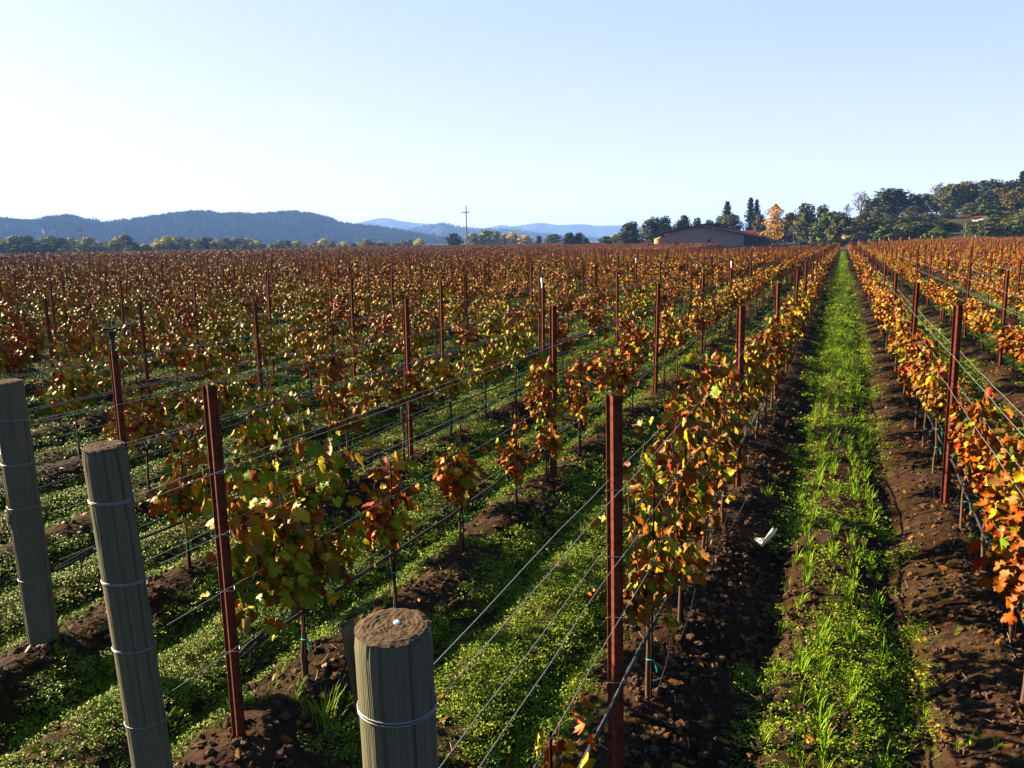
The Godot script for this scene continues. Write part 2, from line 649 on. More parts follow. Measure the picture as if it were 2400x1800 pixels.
	for sp in spots:
		if made < 52 and sp[0] < 14.5:
			seed_ += 1
			made += 1
			var dye: String = ["green", "amber", "green", "green", "amber"][seed_ % 5] if sp[1] < -4.0 else (["rust", "amber", "tan"][seed_ % 3] if sp[1] > -2.0 else ["amber", "fiery", "tan"][seed_ % 3])
			var lush: float = 1.0 if sp[1] < 2.0 else 0.7
			var label := "grapevine of %s leaves, %s" % [LOOK[dye], place_in_row(sp[3], "vine", int((row_end(sp[1]) - sp[2]) / 1.22) + 1)]
			near_vine(Vector3(sp[1], ground(sp[1], sp[2]) - 0.02, sp[2]), {"low": 0.55, "high": r.randf_range(1.15, 1.48) * lerpf(0.75, 1.0, lush), "reach": 0.55, "thick": 0.18, "leaves": int(r.randf_range(260, 400) * lush), "dye": dye, "size": 0.074, "canes": 8, "droop": 0.25}, seed_, label)
		else:
			rest.append(sp)
	# then copies of a dozen kinds
	var kinds := {}
	for dye in ["green", "amber", "rust", "tan"]:
		kinds[dye] = []
		for j in 4:
			kinds[dye].append(vine_prototype({"low": 0.55, "high": [1.32, 1.46, 1.22, 1.38][j], "reach": 0.58, "thick": 0.16, "leaves": 330, "dye": DYES[dye], "size": 0.073, "canes": 9, "droop": 0.25}, 700 + j * 7 + dye.length()))
	var mass := []
	for j in 8:
		mass.append(vine_mass_mesh({"low": 0.6, "high": [1.35, 1.46, 1.4, 1.25][j % 4], "reach": 0.6, "thick": 0.22, "leaves": 330, "dye": [RUST, AMBER, RUST, TANNED][j / 2], "size": 0.092, "canes": 9, "droop": 0.22}, 900 + j))
	var mass_at := []
	var mass_tint := []
	for j in 8:
		mass_at.append([])
		mass_tint.append([])
	for sp in rest:
		var x: float = sp[1]
		var z: float = sp[2]
		var low := 0.78 if x > 2.0 and z > -45.0 else 1.0
		var b := Basis(Vector3.UP, PI if r.randf() < 0.5 else 0.0).scaled(Vector3(r.randf_range(0.9, 1.15), r.randf_range(0.9, 1.08) * low, r.randf_range(0.9, 1.15)))
		var at := Transform3D(b, Vector3(x, ground(x, z) - 0.02, z))
		if made < 300 and sp[0] < 900.0:
			made += 1
			var green_share: float = clampf(1.0 - sp[0] / 38.0, 0.08, 0.75) if x < -4.0 else 0.07
			var dye: String = "green" if r.randf() < green_share else ["amber", "rust", "amber", "rust", "tan"][r.randi() % 5]
			var o: Node3D = kinds[dye][r.randi() % 4].duplicate()
			o.name = numbered("grapevine")
			o.transform = at
			add_child(o)
			tag(o, "grapevine with %s leaves, %s" % [LOOK[dye], place_in_row(sp[3], "vine", int((row_end(x) - z) / 1.22) + 1)], "grapevine", "grapevines along the trellis rows")
		else:
			var j := r.randi() % 8
			mass_at[j].append(at)
			var w := r.randf_range(0.85, 1.15)
			mass_tint[j].append(Color(w, w, w))
	for dye in kinds:
		for o in kinds[dye]:
			o.free()
	# the block beyond the avenue, older and redder
	for i in range(-260, -16):
		var x := ROW0 + i * PITCH
		var z := BLOCK_END - 8.0
		while z > -470.0:
			z -= 2.3 + r.randf_range(-0.1, 0.1)
			if x * x + z * z > 455.0 * 455.0 or outside(x, z) > 12.0 or (x > -60.0 and z < -285.0) or (x > -33.0):
				continue
			var b := Basis.IDENTITY.scaled(Vector3(1.5, r.randf_range(0.95, 1.12), 2.0))
			var j := r.randi() % 4
			mass_at[j].append(Transform3D(b, Vector3(x, ground(x, z), z)))
			var w := r.randf_range(0.8, 1.05)
			mass_tint[j].append(Color(w, w * 0.72, w * 0.72))
	var all := thing("vine_rows", "far grapevine rows of rust and red leaves reaching the tree line", "grapevines", Vector3.ZERO)
	all.set_meta("kind", "stuff")
	for j in 8:
		copies("vine_mass", mass[j], leaf_mat, mass_at[j], mass_tint[j], all)
	print("vines ", made, " mass ", mass_at[0].size() * 8)


# ---------------------------------------------------------------- posts, wires and hoses

# a lipped steel channel, seen from above
func channel(high: float) -> ArrayMesh:
	var line := [Vector2(-0.037, -0.008), Vector2(-0.035, -0.012), Vector2(-0.024, -0.0115), Vector2(-0.020, -0.009), Vector2(-0.002, 0.0055), Vector2(0.001, 0.007), Vector2(0.005, 0.0055), Vector2(0.022, -0.009), Vector2(0.026, -0.0115), Vector2(0.035, -0.012), Vector2(0.037, -0.008)]
	var s := Shape.new()
	var w := line.size()
	var loop := []
	var sides := []
	for i in w:
		var d: Vector2 = (line[mini(i + 1, w - 1)] - line[maxi(i - 1, 0)]).normalized()
		sides.append(line[i] + Vector2(d.y, -d.x) * 0.0035)
	for i in w:
		loop.append(line[i])
	for i in range(w - 1, -1, -1):
		loop.append(sides[i])
	var lv := [-0.3, 0.3, 0.6, 0.9, 1.2, 1.5, high]
	for y in lv:
		for p in loop:
			s.v.append(Vector3(p.x, y, p.y))
			s.c.append(Color.WHITE)
	var m := loop.size()
	for i in lv.size() - 1:
		for k in m:
			var p := i * m + k
			var q := i * m + (k + 1) % m
			s.ix.append_array([p, p + m, q, q, p + m, q + m])
	s.smooth()
	var top := s.v.size()
	for k in m:
		s.v.append(Vector3(loop[k].x, high, loop[k].y))
		s.n.append(Vector3.UP)
		s.c.append(Color.WHITE)
	for i in w - 1:
		s.ix.append_array([top + i, top + i + 1, top + m - 1 - i, top + i + 1, top + m - 2 - i, top + m - 1 - i])
	return s.mesh()


func ring_shape(radius: float, turns: int, wire: float, seed_: int, slope := 0.0) -> ArrayMesh:
	var r := seeded(seed_)
	var s := Shape.new()
	for t in turns:
		var y := (t - turns * 0.5) * wire * 2.1
		var tilt := slope + r.randf_range(-0.006, 0.006)
		var pts := []
		var rad := []
		for k in 25:
			var w := TAU * k / 24.0
			pts.append(Vector3(cos(w) * radius, y + tilt * sin(w), sin(w) * radius))
			rad.append(wire)
		s.tube(pts, rad, 5, Color.WHITE, false)
	return s.mesh()


func build_posts() -> void:
	var mid := channel(1.94)
	var lo := mid
	var clip := Shape.new()
	clip.tube([Vector3(-0.045, 0, 0.03), Vector3(-0.04, 0.006, 0.034), Vector3(0.04, 0.0, 0.034), Vector3(0.045, -0.004, 0.02), Vector3(0.042, 0, -0.034)], [0.0024, 0.0024, 0.0024, 0.0024, 0.0024], 5, Color.WHITE)
	var clip_mesh := clip.mesh()
	var r := seeded(21)
	var spots := []
	for i in range(-130, 38):
		var x := ROW0 + i * PITCH
		var zend := FIELD_END if x > -32.0 else BLOCK_END
		var z: float = {0: -3.62, -1: -3.22, -2: -4.45}.get(i, -3.4)
		var k := 0
		while z > zend:
			var zz := z
			if z < row_end(x) - 0.3 and outside(x, zz) < 4.0:
				spots.append([sqrt(x * x + zz * zz) + (0.0 if outside(x, zz) < -0.2 else 1000.0), x, zz, i, k])
			k += 1
			z = -8.6 - 5.15 * (k - 1) + r.randf_range(-0.18, 0.18)
	spots.sort_custom(func(a, b): return a[0] < b[0])
	var n := 0
	var far_at := []
	for sp in spots:
		var b := Basis.from_euler(Vector3(r.randfn(0, 0.012), r.randfn(0, 0.1), r.randfn(0, 0.012))).scaled(Vector3(1, r.randf_range(0.97, 1.02), 1))
		var at := Transform3D(b, Vector3(sp[1], ground(sp[1], sp[2]) - (0.06 if sp[0] < 30 else 0.0), sp[2]))
		if n >= 300 or sp[0] > 900.0:
			far_at.append(at)
			continue
		n += 1
		var label := "rusty steel trellis post standing among the vines"
		if sp[4] == 0 and sp[3] == 0:
			label = "wide rusty steel channel post next after the wooden post with split top"
		elif sp[4] == 0 and sp[3] == -1:
			label = "rusty steel post in front of the bushy green grapevine"
		elif sp[4] == 0 and sp[3] == -2:
			label = "dark rusty steel post with a black sprinkler on its top"
		elif sp[4] == 1 and sp[3] == 1:
			label = "bright rusty steel post on the soil mound across the lane from the paper scrap"
		else:
			label = "rusty steel trellis post, " + place_in_row(sp[3], "steel post", sp[4] + 1)
		var t := thing("trellis_post", label, "post", at.origin, 0.0, "rusty steel posts of the trellis")
		t.transform = at
		part("channel", mid if sp[0] < 40.0 else lo, steel_mat, t)
		if sp[0] < 16.0:
			for h in [0.55, 0.88, 1.18, 1.5]:
				part("wire_clip", clip_mesh, wire_mat, t, Transform3D(Basis(Vector3.UP, 0.5), Vector3(0, h, 0)))
		if sp[4] == 0 and sp[3] == -2:
			sprinkler(at.origin + Vector3(0.0, 1.94, 0.0), "black impact sprinkler on a short riser above the steel post", false)
		elif (sp[4] == 2 and sp[3] == -2):
			sprinkler(at.origin + Vector3(0.0, 1.94, 0.0), "sprinkler with a white plastic collar on a steel post", true)
		elif (sp[4] == 4 and sp[3] == -1) or (sp[4] == 5 and sp[3] == -3):
			sprinkler(at.origin + Vector3(0.0, 1.94, 0.0), "distant sprinkler with a white collar above the vine leaves", true)
	var o := copies("post_rows", lo, steel_mat, far_at, [], self)
	tag(o, "far rusty steel posts poking out of the vine rows", "posts", "", "stuff")
	print("posts ", n, " more ", far_at.size())


func sprinkler(at: Vector3, label: String, white: bool) -> void:
	var t := thing("sprinkler", label, "sprinkler", at, 0.4, "sprinklers on the posts")
	var s := Shape.new()
	s.tube([Vector3(0, -0.10, 0), Vector3(0, 0.07, 0)], [0.013, 0.011], 8, Color.WHITE)
	part("riser", s.mesh(), material(0.6, lin(0.7, 0.7, 0.68) if white else lin(0.02, 0.025, 0.024)), t)
	s = Shape.new()
	if white:
		s.tube([Vector3(0, 0.0, 0), Vector3(0, 0.09, 0)], [0.022, 0.022], 10, Color.WHITE)
		part("collar", s.mesh(), material(0.5, lin(0.75, 0.75, 0.74)), t)
		s = Shape.new()
	s.tube([Vector3(0, 0.06, 0), Vector3(0, 0.085, 0), Vector3(0, 0.10, 0), Vector3(0, 0.12, 0)], [0.014, 0.026, 0.026, 0.012], 9, Color.WHITE)
	s.tube([Vector3(0.0, 0.10, 0.0), Vector3(0.035, 0.115, 0), Vector3(0.065, 0.135, 0)], [0.013, 0.011, 0.008], 7, Color.WHITE)
	part("head", s.mesh(), material(0.5, lin(0.02, 0.02, 0.022)), t)
	s = Shape.new()
	s.tube([Vector3(-0.06, 0.12, 0), Vector3(-0.05, 0.135, 0.0), Vector3(0.0, 0.132, 0), Vector3(0.04, 0.142, 0.02), Vector3(0.055, 0.13, 0.024)], [0.011, 0.008, 0.006, 0.006, 0.008], 6, Color.WHITE)
	part("arm", s.mesh(), material(0.5, lin(0.02, 0.02, 0.022)), t)


# a round wooden end post: base, top, radius
func wooden_post(base: Vector3, top: Vector3, radius: float, seed_: int, label: String, wraps: Array) -> Node3D:
	var r := seeded(seed_)
	var f := FastNoiseLite.new()
	f.seed = seed_
	f.frequency = 1.0
	var long := (top - base).length()
	var t := thing("end_post", label, "post", base, 0.0, "wooden posts at the ends of the rows")
	var up := (top - base).normalized()
	var side := up.cross(Vector3.BACK).normalized()
	t.basis = Basis(side, up, side.cross(up))
	var s := Shape.new()
	var n := 144
	var lv := 46
	var cracks := []
	for k in 6:
		cracks.append([r.randf() * TAU, r.randf_range(0.25, 1.0), r.randf_range(0.005, 0.014), r.randf() < 0.6])
	for i in lv + 1:
		var y := lerpf(-0.35, long, float(i) / lv)
		for k in n:
			var w := TAU * k / n
			var rad := radius * (1.0 + 0.012 * f.get_noise_2d(cos(w) * 1.5, y * 2.0 + sin(w) * 1.5)) + 0.0016 * f.get_noise_3d(cos(w) * 14.0, y * 1.2, sin(w) * 14.0)
			for c in cracks:
				var reach: float = c[1] * long
				var inside: bool = (long - y) < reach if c[3] else y < reach
				if inside:
					var dw := absf(wrapf(w - c[0] - 0.05 * f.get_noise_1d(y * 3.0 + c[0] * 9.0), -PI, PI))
					rad -= float(c[2]) * maxf(0.0, 1.0 - dw / 0.06)
			if i == lv:
				rad -= 0.004 + 0.003 * r.randf()
			s.v.append(Vector3(cos(w) * rad, y - (0.004 if i == lv else 0.0), sin(w) * rad))
			s.c.append(Color.WHITE)
			s.t.append(Vector2(float(k) / n * 2.0, y * 0.9))
	for i in lv:
		for k in n:
			var p := i * n + k
			var q := i * n + (k + 1) % n
			s.ix.append_array([p, q, p + n, q, q + n, p + n])
	s.smooth()
	part("shaft", s.mesh(), wood_mat, t)
	# the sawn top with its rings
	s = Shape.new()
	var rings := 22
	for g in rings + 1:
		for k in n:
			var w := TAU * k / n
			var rr := radius * g / rings * 0.985
			var ringy := 0.0013 * sin(rr * 520.0 + 2.0 * f.get_noise_2d(cos(w) * 1.4, sin(w) * 1.4))
			var rough := 0.0028 * f.get_noise_2d(cos(w) * rr * 26.0, sin(w) * rr * 26.0) + 0.0012 * f.get_noise_2d(cos(w) * rr * 190.0, sin(w) * rr * 190.0)
			var edge := -0.005 * smoothstep(0.8, 1.0, float(g) / rings) * (1.0 + f.get_noise_2d(cos(w) * 3.0, sin(w) * 3.0))
			s.v.append(Vector3(cos(w) * rr, long + 0.004 + ringy + rough + edge, sin(w) * rr))
			s.c.append(Color.WHITE)
			s.t.append(Vector2(cos(w) * rr * 6.0, sin(w) * rr * 1.6))
	for g in rings:
		for k in n:
			var p := g * n + k
			var q := g * n + (k + 1) % n
			s.ix.append_array([p, p + n, q, q, p + n, q + n])
	s.smooth()
	part("sawn_top", s.mesh(), end_grain, t)
	for w in wraps:
		part("wire_wrap", ring_shape(radius + 0.003, w[1], 0.0021, seed_ + int(w[0] * 100), w[2]), wire_mat, t, Transform3D(Basis.IDENTITY, Vector3(0, long - w[0], 0)))
	return t

var end_grain: StandardMaterial3D


func build_end_posts() -> void:
	var g := func(x: float, z: float) -> float: return ground(x, z)
	var long := (Vector3(-1.0, 1.66, -1.69) - Vector3(-1.04, g.call(-1.0, -1.9), -1.80)).length()
	var a := wooden_post(Vector3(-1.04, g.call(-1.0, -1.9), -1.80), Vector3(-1.0, 1.66, -1.69), 0.097, 41, "thick wooden end post with a splintered sawn top and white tag", [[0.215, 3, 0.012], [0.5, 3, 0.012], [0.83, 2, 0.01]])
	# the sliver that splits off beside its top
	var s := Shape.new()
	for k in 7:
		var t := k / 6.0
		s.v.append_array([Vector3(-0.102 - 0.032 * (1 - t), long - 0.02 - 0.27 * t, 0.03), Vector3(-0.112 - 0.04 * (1 - t), long - 0.02 - 0.27 * t, 0.0), Vector3(-0.102 - 0.032 * (1 - t), long - 0.02 - 0.27 * t, -0.03)])
		for j in 3:
			s.c.append(Color.WHITE)
			s.t.append(Vector2(j * 0.1, t * 0.3))
	for k in 6:
		for j in 3:
			var p := k * 3 + j
			var q := k * 3 + (j + 1) % 3
			s.ix.append_array([p, p + 3, q, q, p + 3, q + 3])
	s.smooth()
	part("splinter", s.mesh(), wood_mat, a)
	s = Shape.new()
	s.tube([Vector3(0.005, long + 0.002, -0.012), Vector3(0.005, long + 0.0075, -0.012)], [0.0085, 0.0085], 14, Color.WHITE)
	part("tag_disc", s.mesh(), material(0.4, lin(0.75, 0.75, 0.76)), a)
	wooden_post(Vector3(-2.93, g.call(-2.93, -2.7), -2.70), Vector3(-2.91, 1.765, -2.575), 0.087, 42, "leaning round wooden end post with four bands of wire", [[0.24, 4, 0.014], [0.62, 4, 0.014], [0.95, 2, 0.012], [1.33, 1, 0.01]])
	var p := wooden_post(Vector3(-4.9, g.call(-4.9, -3.7), -3.7), Vector3(-4.88, 1.78, -3.64), 0.094, 43, "round wooden end post with a metal bracket and a pale tag", [[0.24, 2, 0.01], [0.53, 2, 0.008], [0.82, 1, 0.006], [1.32, 1, 0.005]])
	s = Shape.new()
	s.box(Vector3(-0.02, -0.085, 0), Vector3(0.02, 0.02, 0.006), Color.WHITE)
	s.tube([Vector3(-0.02, 0.018, 0.003), Vector3(-0.05, 0.0, 0.012), Vector3(-0.07, -0.03, 0.02)], [0.005, 0.004, 0.003], 5, Color.WHITE)
	part("bracket", s.mesh(), material(0.6, lin(0.34, 0.25, 0.17)), p, Transform3D(Basis(Vector3.UP, -0.6), Vector3(-0.058, 0.93, 0.085)))
	s = Shape.new()
	s.box(Vector3(-0.018, -0.045, 0), Vector3(0.018, 0.045, 0.002), Color.WHITE)
	part("paper_tag", s.mesh(), material(0.6, lin(0.62, 0.72, 0.75)), p, Transform3D(Basis(Vector3.UP, -0.2), Vector3(-0.02, 1.38, 0.1)))


func strand(x: float, h: float, z0: float, z1: float, radius: float, sag: float, col: Color, seed_: int) -> ArrayMesh:
	var r := seeded(seed_)
	var s := Shape.new()
	var pts := []
	var rad := []
	var z := z0
	while z > z1:
		var k := fposmod((-z - 3.4) / 5.15, 1.0)
		pts.append(Vector3(x + r.randf_range(-0.006, 0.006), h + land(x, z) - sag * sin(PI * k) + r.randf_range(-1, 1) * sag * 0.12, z))
		rad.append(radius)
		z -= 0.4 if z > -14.0 else 1.3
	s.tube(pts, rad, 6, col)
	return s.mesh()


func build_wires() -> void:
	var words := {-3: "fourth row", -2: "third row", -1: "sparse row", 0: "row beside the grassy lane", 1: "row across the grassy lane", 2: "first low row past the lane", 3: "second low row past the lane", 4: "third low row past the lane"}
	for i in words:
		var x: float = ROW0 + i * PITCH
		var z0 := row_end(x) + 0.03
		var end := -60.0
		var j := 0
		for w in [["highest", 1.5, -0.048], ["highest", 1.5, 0.048], ["second highest", 1.18, -0.048], ["second highest", 1.18, 0.048], ["cordon", 0.88, 0.045], ["lowest", 0.55, 0.045]]:
			j += 1
			var o := part("trellis_wire", strand(x + w[2], w[1], z0, end, 0.0018, 0.012, Color.WHITE, 60 + i * 10 + j), wire_mat, self)
			tag(o, "grey %s trellis wire stretched along the %s" % [w[0], words[i]], "wire", "trellis wires")
		var hose := part("drip_hose", strand(x + 0.02, 0.485, z0 - (0.62 if i == -1 else 0.35), end, 0.0105, 0.06, Color.WHITE, 90 + i), hose_mat, self)
		tag(hose, "black drip hose hanging low along the %s" % words[i], "hose", "drip hoses")
	# the folded and tied ends of two hoses
	for e in [[-1, -3.40, 0.485, "folded end of the black hose tied off beside the leaning wooden post"], [-2, -4.05, 0.50, "long looped hose end beside the wooden post with the metal bracket"]]:
		var x: float = ROW0 + e[0] * PITCH + 0.02
		var t := thing("hose_end", e[3], "hose end", Vector3(x, e[2], e[1]))
		var s := Shape.new()
		var deep: float = 0.30 if e[0] == -2 else 0.17
		s.tube([Vector3(0.012, 0.0, -0.12), Vector3(0.016, -0.006, 0.02), Vector3(0.012, -0.02, deep * 0.7), Vector3(0.0, -0.028, deep), Vector3(-0.014, -0.018, deep * 0.8), Vector3(-0.016, 0.006, 0.05), Vector3(-0.006, 0.014, -0.05)], [0.009, 0.009, 0.009, 0.007, 0.009, 0.009, 0.009], 8, Color.WHITE)
		part("fold", s.mesh(), hose_mat, t)
		s = Shape.new()
		s.tube([Vector3(0.02, 0.01, 0.03), Vector3(0.0, -0.02, 0.045), Vector3(-0.01, -0.09, 0.06), Vector3(-0.004, -0.12, 0.055)], [0.005, 0.006, 0.005, 0.003], 6, Color.WHITE)
		part("tie", s.mesh(), hose_mat, t)
		s = Shape.new()
		s.tube([Vector3(0.02, 0.05, -0.35), Vector3(0.012, 0.02, -0.1), Vector3(0.004, -0.02, 0.05)], [0.0018, 0.0018, 0.0018], 5, Color.WHITE)
		part("guy_wire", s.mesh(), wire_mat, t)
	# thin feeder tubes that hang from the hoses
	var r := seeded(77)
	for q in [[0, -5.15, 1], [0, -6.7, 1], [0, -7.55, 1], [0, -4.45, 1], [1, -6.4, -1], [1, -7.35, -1], [1, -8.9, -1], [-1, -5.05, -1], [-1, -4.35, -1], [0, -9.6, 1], [0, -11.4, 1]]:
		var x: float = ROW0 + q[0] * PITCH
		var z: float = q[1]
		var g := ground(x, z)
		var s := Shape.new()
		var out: float = q[2] * r.randf_range(0.05, 0.13)
		var a := Vector3(x + 0.02, 0.47, z)
		var pts := [a, a + Vector3(out, 0.05, -0.02), a + Vector3(out * 1.7, -0.1, 0.02), a + Vector3(out * 1.3, -0.26, 0.05), Vector3(x + out * 0.8, g + 0.01, z + 0.08)]
		s.tube(pts, [0.0035, 0.0035, 0.0035, 0.0035, 0.003], 6, Color.WHITE)
		var o := part("feeder_tube", s.mesh(), hose_mat, self)
		tag(o, "thin dark feeder tube curling from the drip hose to the soil", "tube", "feeder tubes of the drip hoses")


func build_paper() -> void:
	var x := -0.49
	var z := -7.42
	var t := thing("paper_scrap", "crumpled white paper scrap lying on the soil beside the grassy lane", "paper", Vector3(x, ground(x, z) + 0.03, z), -0.3)
	var s := Shape.new()
	for i in 9:
		for k in 7:
			var u := i / 8.0
			var w := k / 6.0 - 0.5
			var y := 0.02 + 0.02 * sin(u * 7.0 + w * 3.0)
			var xx := lerpf(-0.24, 0.06, u)
			if u > 0.62:
				y += (u - 0.62) * 0.42
				xx = lerpf(-0.054, 0.05, (u - 0.62) / 0.38)
			s.v.append(Vector3(xx, y + 0.012 * sin(w * 11.0 + u * 5.0), w * lerpf(0.04, 0.15, smoothstep(0.0, 0.6, u)) + 0.02 * u))
			s.c.append(Color.WHITE)
	for i in 8:
		for k in 6:
			var p := i * 7 + k
			s.ix.append_array([p, p + 7, p + 1, p + 1, p + 7, p + 8])
	s.smooth()
	part("sheet", s.mesh(), material(0.7, lin(0.72, 0.71, 0.69)), t)


# ---------------------------------------------------------------- what covers the ground

func weed_mesh(seed_: int, spread: float, n: int, size: float) -> ArrayMesh:
	var r := seeded(seed_)
	var s := Shape.new()
	for k in n:
		var w := r.randf() * TAU
		var d := sqrt(r.randf()) * spread
		var p := Vector3(cos(w) * d, r.randf_range(0.004, 0.035) * (1.2 - d / spread), sin(w) * d)
		var a := r.randf() * TAU
		var out := Vector3(cos(a), r.randf_range(-0.2, 0.7), sin(a)).normalized()
		var across := out.cross(Vector3(r.randfn(0, 0.35), 1, r.randfn(0, 0.35))).normalized()
		var l := size * r.randf_range(0.6, 1.3)
		var g := Color(0.0643, 0.1191, 0.0040).lerp(Color(0.1070, 0.1390, 0.0081), r.randf()) * r.randf_range(0.75, 1.15)
		s.quad(p, p + out * l * 0.55 + across * l * 0.36, p + out * l - Vector3(0, l * 0.2, 0), p + out * l * 0.55 - across * l * 0.36, g)
	return s.mesh()


func tuft_mesh(seed_: int, n: int, high: float, spread: float, width: float) -> ArrayMesh:
	var r := seeded(seed_)
	var s := Shape.new()
	for k in n:
		var w := r.randf() * TAU
		var p := Vector3(cos(w), 0, sin(w)) * spread * r.randf()
		p.y = -0.01
		var lean := Vector3(cos(w), 0, sin(w)) * r.randf_range(0.1, 0.75)
		var h := high * r.randf_range(0.55, 1.15)
		var across := Vector3(-sin(w + r.randfn(0, 0.7)), 0, cos(w)).normalized() * width * r.randf_range(0.7, 1.2)
		var g := Color(0.0685, 0.1440, 0.0040).lerp(Color(0.1156, 0.1737, 0.0063), r.randf())
		var last := [p - across, p + across]
		for i in 3:
			var t := (i + 1) / 3.0
			var q := p + Vector3(0, h * (t - 0.18 * t * t), 0) + lean * h * t * t
			var ww := 1.0 - t * t * 0.98
			var now := [q - across * ww, q + across * ww]
			s.quad(last[0], last[1], now[1], now[0], g)
			last = now
	return s.mesh()


func clod_mesh(seed_: int) -> ArrayMesh:
	var f := FastNoiseLite.new()
	f.seed = seed_
	f.frequency = 1.0
	var m := SphereMesh.new()
	m.radial_segments = 9
	m.rings = 5
	m.radius = 1.0
	m.height = 2.0
	var a := m.get_mesh_arrays()
	var s := Shape.new()
	s.v = a[Mesh.ARRAY_VERTEX]
	s.ix = a[Mesh.ARRAY_INDEX]
	for i in s.v.size():
		var p := s.v[i]
		s.v[i] = p * (0.8 + 0.7 * f.get_noise_3dv(p * 1.1) + 0.6 * f.get_noise_3dv(p * 2.7))
		s.c.append(Color.WHITE)
	return s.mesh()


func build_cover() -> void:
	var r := seeded(31)
	var weeds := []
	var weed_tint := []
	var tufts := []
	var tuft_tint := []
	var clods := [[], [], []]
	var clod_tint := [[], [], []]
	# [from, to, weeds per m2, tufts per m2, clods per m2, weed scale]
	for band in [[1.2, 7.0, 560, 190, 420, 0.85], [7.0, 13.0, 320, 90, 170, 1.1], [13.0, 26.0, 110, 34, 36, 1.6], [26.0, 60.0, 16, 5, 0, 3.0]]:
		var area: float = deg_to_rad(72.0) * 0.5 * (band[1] * band[1] - band[0] * band[0])
		for k in int(area * band[2]):
			var d := sqrt(lerpf(band[0] * band[0], band[1] * band[1], r.randf()))
			var w := deg_to_rad(r.randf_range(-57.0, 15.0))
			var x: float = d * sin(w)
			var z: float = -d * cos(w)
			if r.randf() > greenness(x, z) * 1.1:
				continue
			var sc: float = band[5] * r.randf_range(0.6, 1.35)
			weeds.append(Transform3D(Basis.from_euler(Vector3(r.randfn(0, 0.2), r.randf() * TAU, r.randfn(0, 0.2))).scaled(Vector3(sc, sc * r.randf_range(0.7, 1.5), sc)), Vector3(x, ground(x, z), z)))
			var t := r.randf_range(0.7, 1.2)
			weed_tint.append(Color(t * r.randf_range(0.9, 1.15), t, t * r.randf_range(0.7, 1.1)))
		for k in int(area * band[3]):
			var d := sqrt(lerpf(band[0] * band[0], band[1] * band[1], r.randf()))
			var w := deg_to_rad(r.randf_range(-57.0, 15.0))
			var x: float = d * sin(w)
			var z: float = -d * cos(w)
			if patchy.get_noise_2d(x * 7.0 + 40.0, z * 7.0) + greenness(x, z) * 0.5 < (0.2 if x < -1.2 else 0.5):
				continue
			tufts.append(Transform3D(Basis(Vector3.UP, r.randf() * TAU).scaled(Vector3.ONE * r.randf_range(0.3, 0.85) * maxf(1.0, band[5] * 0.7)), Vector3(x, ground(x, z), z)))
			var t := r.randf_range(0.75, 1.2)
			tuft_tint.append(Color(t, t, t * 0.9))
		for k in int(area * band[4]):
			var d := sqrt(lerpf(band[0] * band[0], band[1] * band[1], r.randf()))
			var w := deg_to_rad(r.randf_range(-57.0, 15.0))
			var x: float = d * sin(w)
			var z: float = -d * cos(w)
			var u := x - ROW0
			u = absf(u - roundf(u / PITCH) * PITCH)
			var here := 1.0 - greenness(x, z)
			if x > -0.4:
				here += 0.35
			elif x < -1.6:
				here *= 0.6
			if r.randf() > here:
				continue
			var sc := 0.006 + 0.03 * pow(r.randf(), 3.0) * (1.0 if u < 0.6 or x > -0.4 else 0.6)
			var j := r.randi() % 3
			clods[j].append(Transform3D(Basis.from_euler(Vector3(r.randf() * TAU, r.randf() * TAU, 0)).scaled(Vector3(sc * r.randf_range(0.8, 1.3), sc * 0.8, sc)), Vector3(x, ground(x, z) + sc * 0.25, z)))
			var t := r.randf_range(0.75, 1.25)
			clod_tint[j].append(Color(0.042 * t, 0.0245 * t, 0.015 * t))
	# the sown strip in the middle of the lane: drilled lines of young grass
	for line in 5:
		var z := -2.0
		while z > -175.0:
			var step: float = 0.055 if z > -12.0 else 0.11 if z > -30.0 else 0.3 if z > -80.0 else 0.8
			z -= step * r.randf_range(0.5, 1.5)
			var x := -0.30 + line * 0.165 + broad.get_noise_2d(z * 2.0, line * 50.0) * 0.08 + r.randfn(0, 0.02)
			var full := smoothstep(9.0, 26.0, -z)
			if patchy.get_noise_2d(x * 20.0, z * 14.0) < lerpf(0.05, -0.6, full):
				continue
			if z < -14.0:
				x += r.randfn(0, 0.09) * full
			var sc := r.randf_range(0.7, 1.35) * (1.0 if z > -30.0 else 1.35 if z > -80.0 else 2.0)
			tufts.append(Transform3D(Basis(Vector3.UP, r.randf() * TAU).scaled(Vector3(sc, sc * (1.45 if z > -40.0 else 1.0), sc)), Vector3(x, ground(x, z), z)))
			var t := r.randf_range(0.85, 1.25)
			tuft_tint.append(Color(t * 1.05, t * 1.1, t * 0.8))
	var wm := weed_mesh(3, 0.08, 46, 0.0175)
	var o: Node = copies("weeds", wm, grass_mat, weeds, weed_tint, self)
	tag(o, "low green weeds matted over the soil between the rows", "weeds", "", "stuff")
	o = copies("grass", tuft_mesh(4, 10, 0.105, 0.03, 0.0026), grass_mat, tufts, tuft_tint, self)
	tag(o, "bright young grass blades sprouting in tufts and drilled lines", "grass", "", "stuff")
	var holder := thing("soil_clods", "crumbly brown soil clods scattered along the rows", "soil clods", Vector3.ZERO)
	holder.set_meta("kind", "stuff")
	for j in 3:
		copies("clod", clod_mesh(50 + j), clod_mat, clods[j], clod_tint[j], holder)
	# one lush clump under the bushy vine, and fallen leaves and straw
	var tm := tuft_mesh(9, 60, 0.22, 0.10, 0.003)
	var fallen := []
	var fallen_tint := []
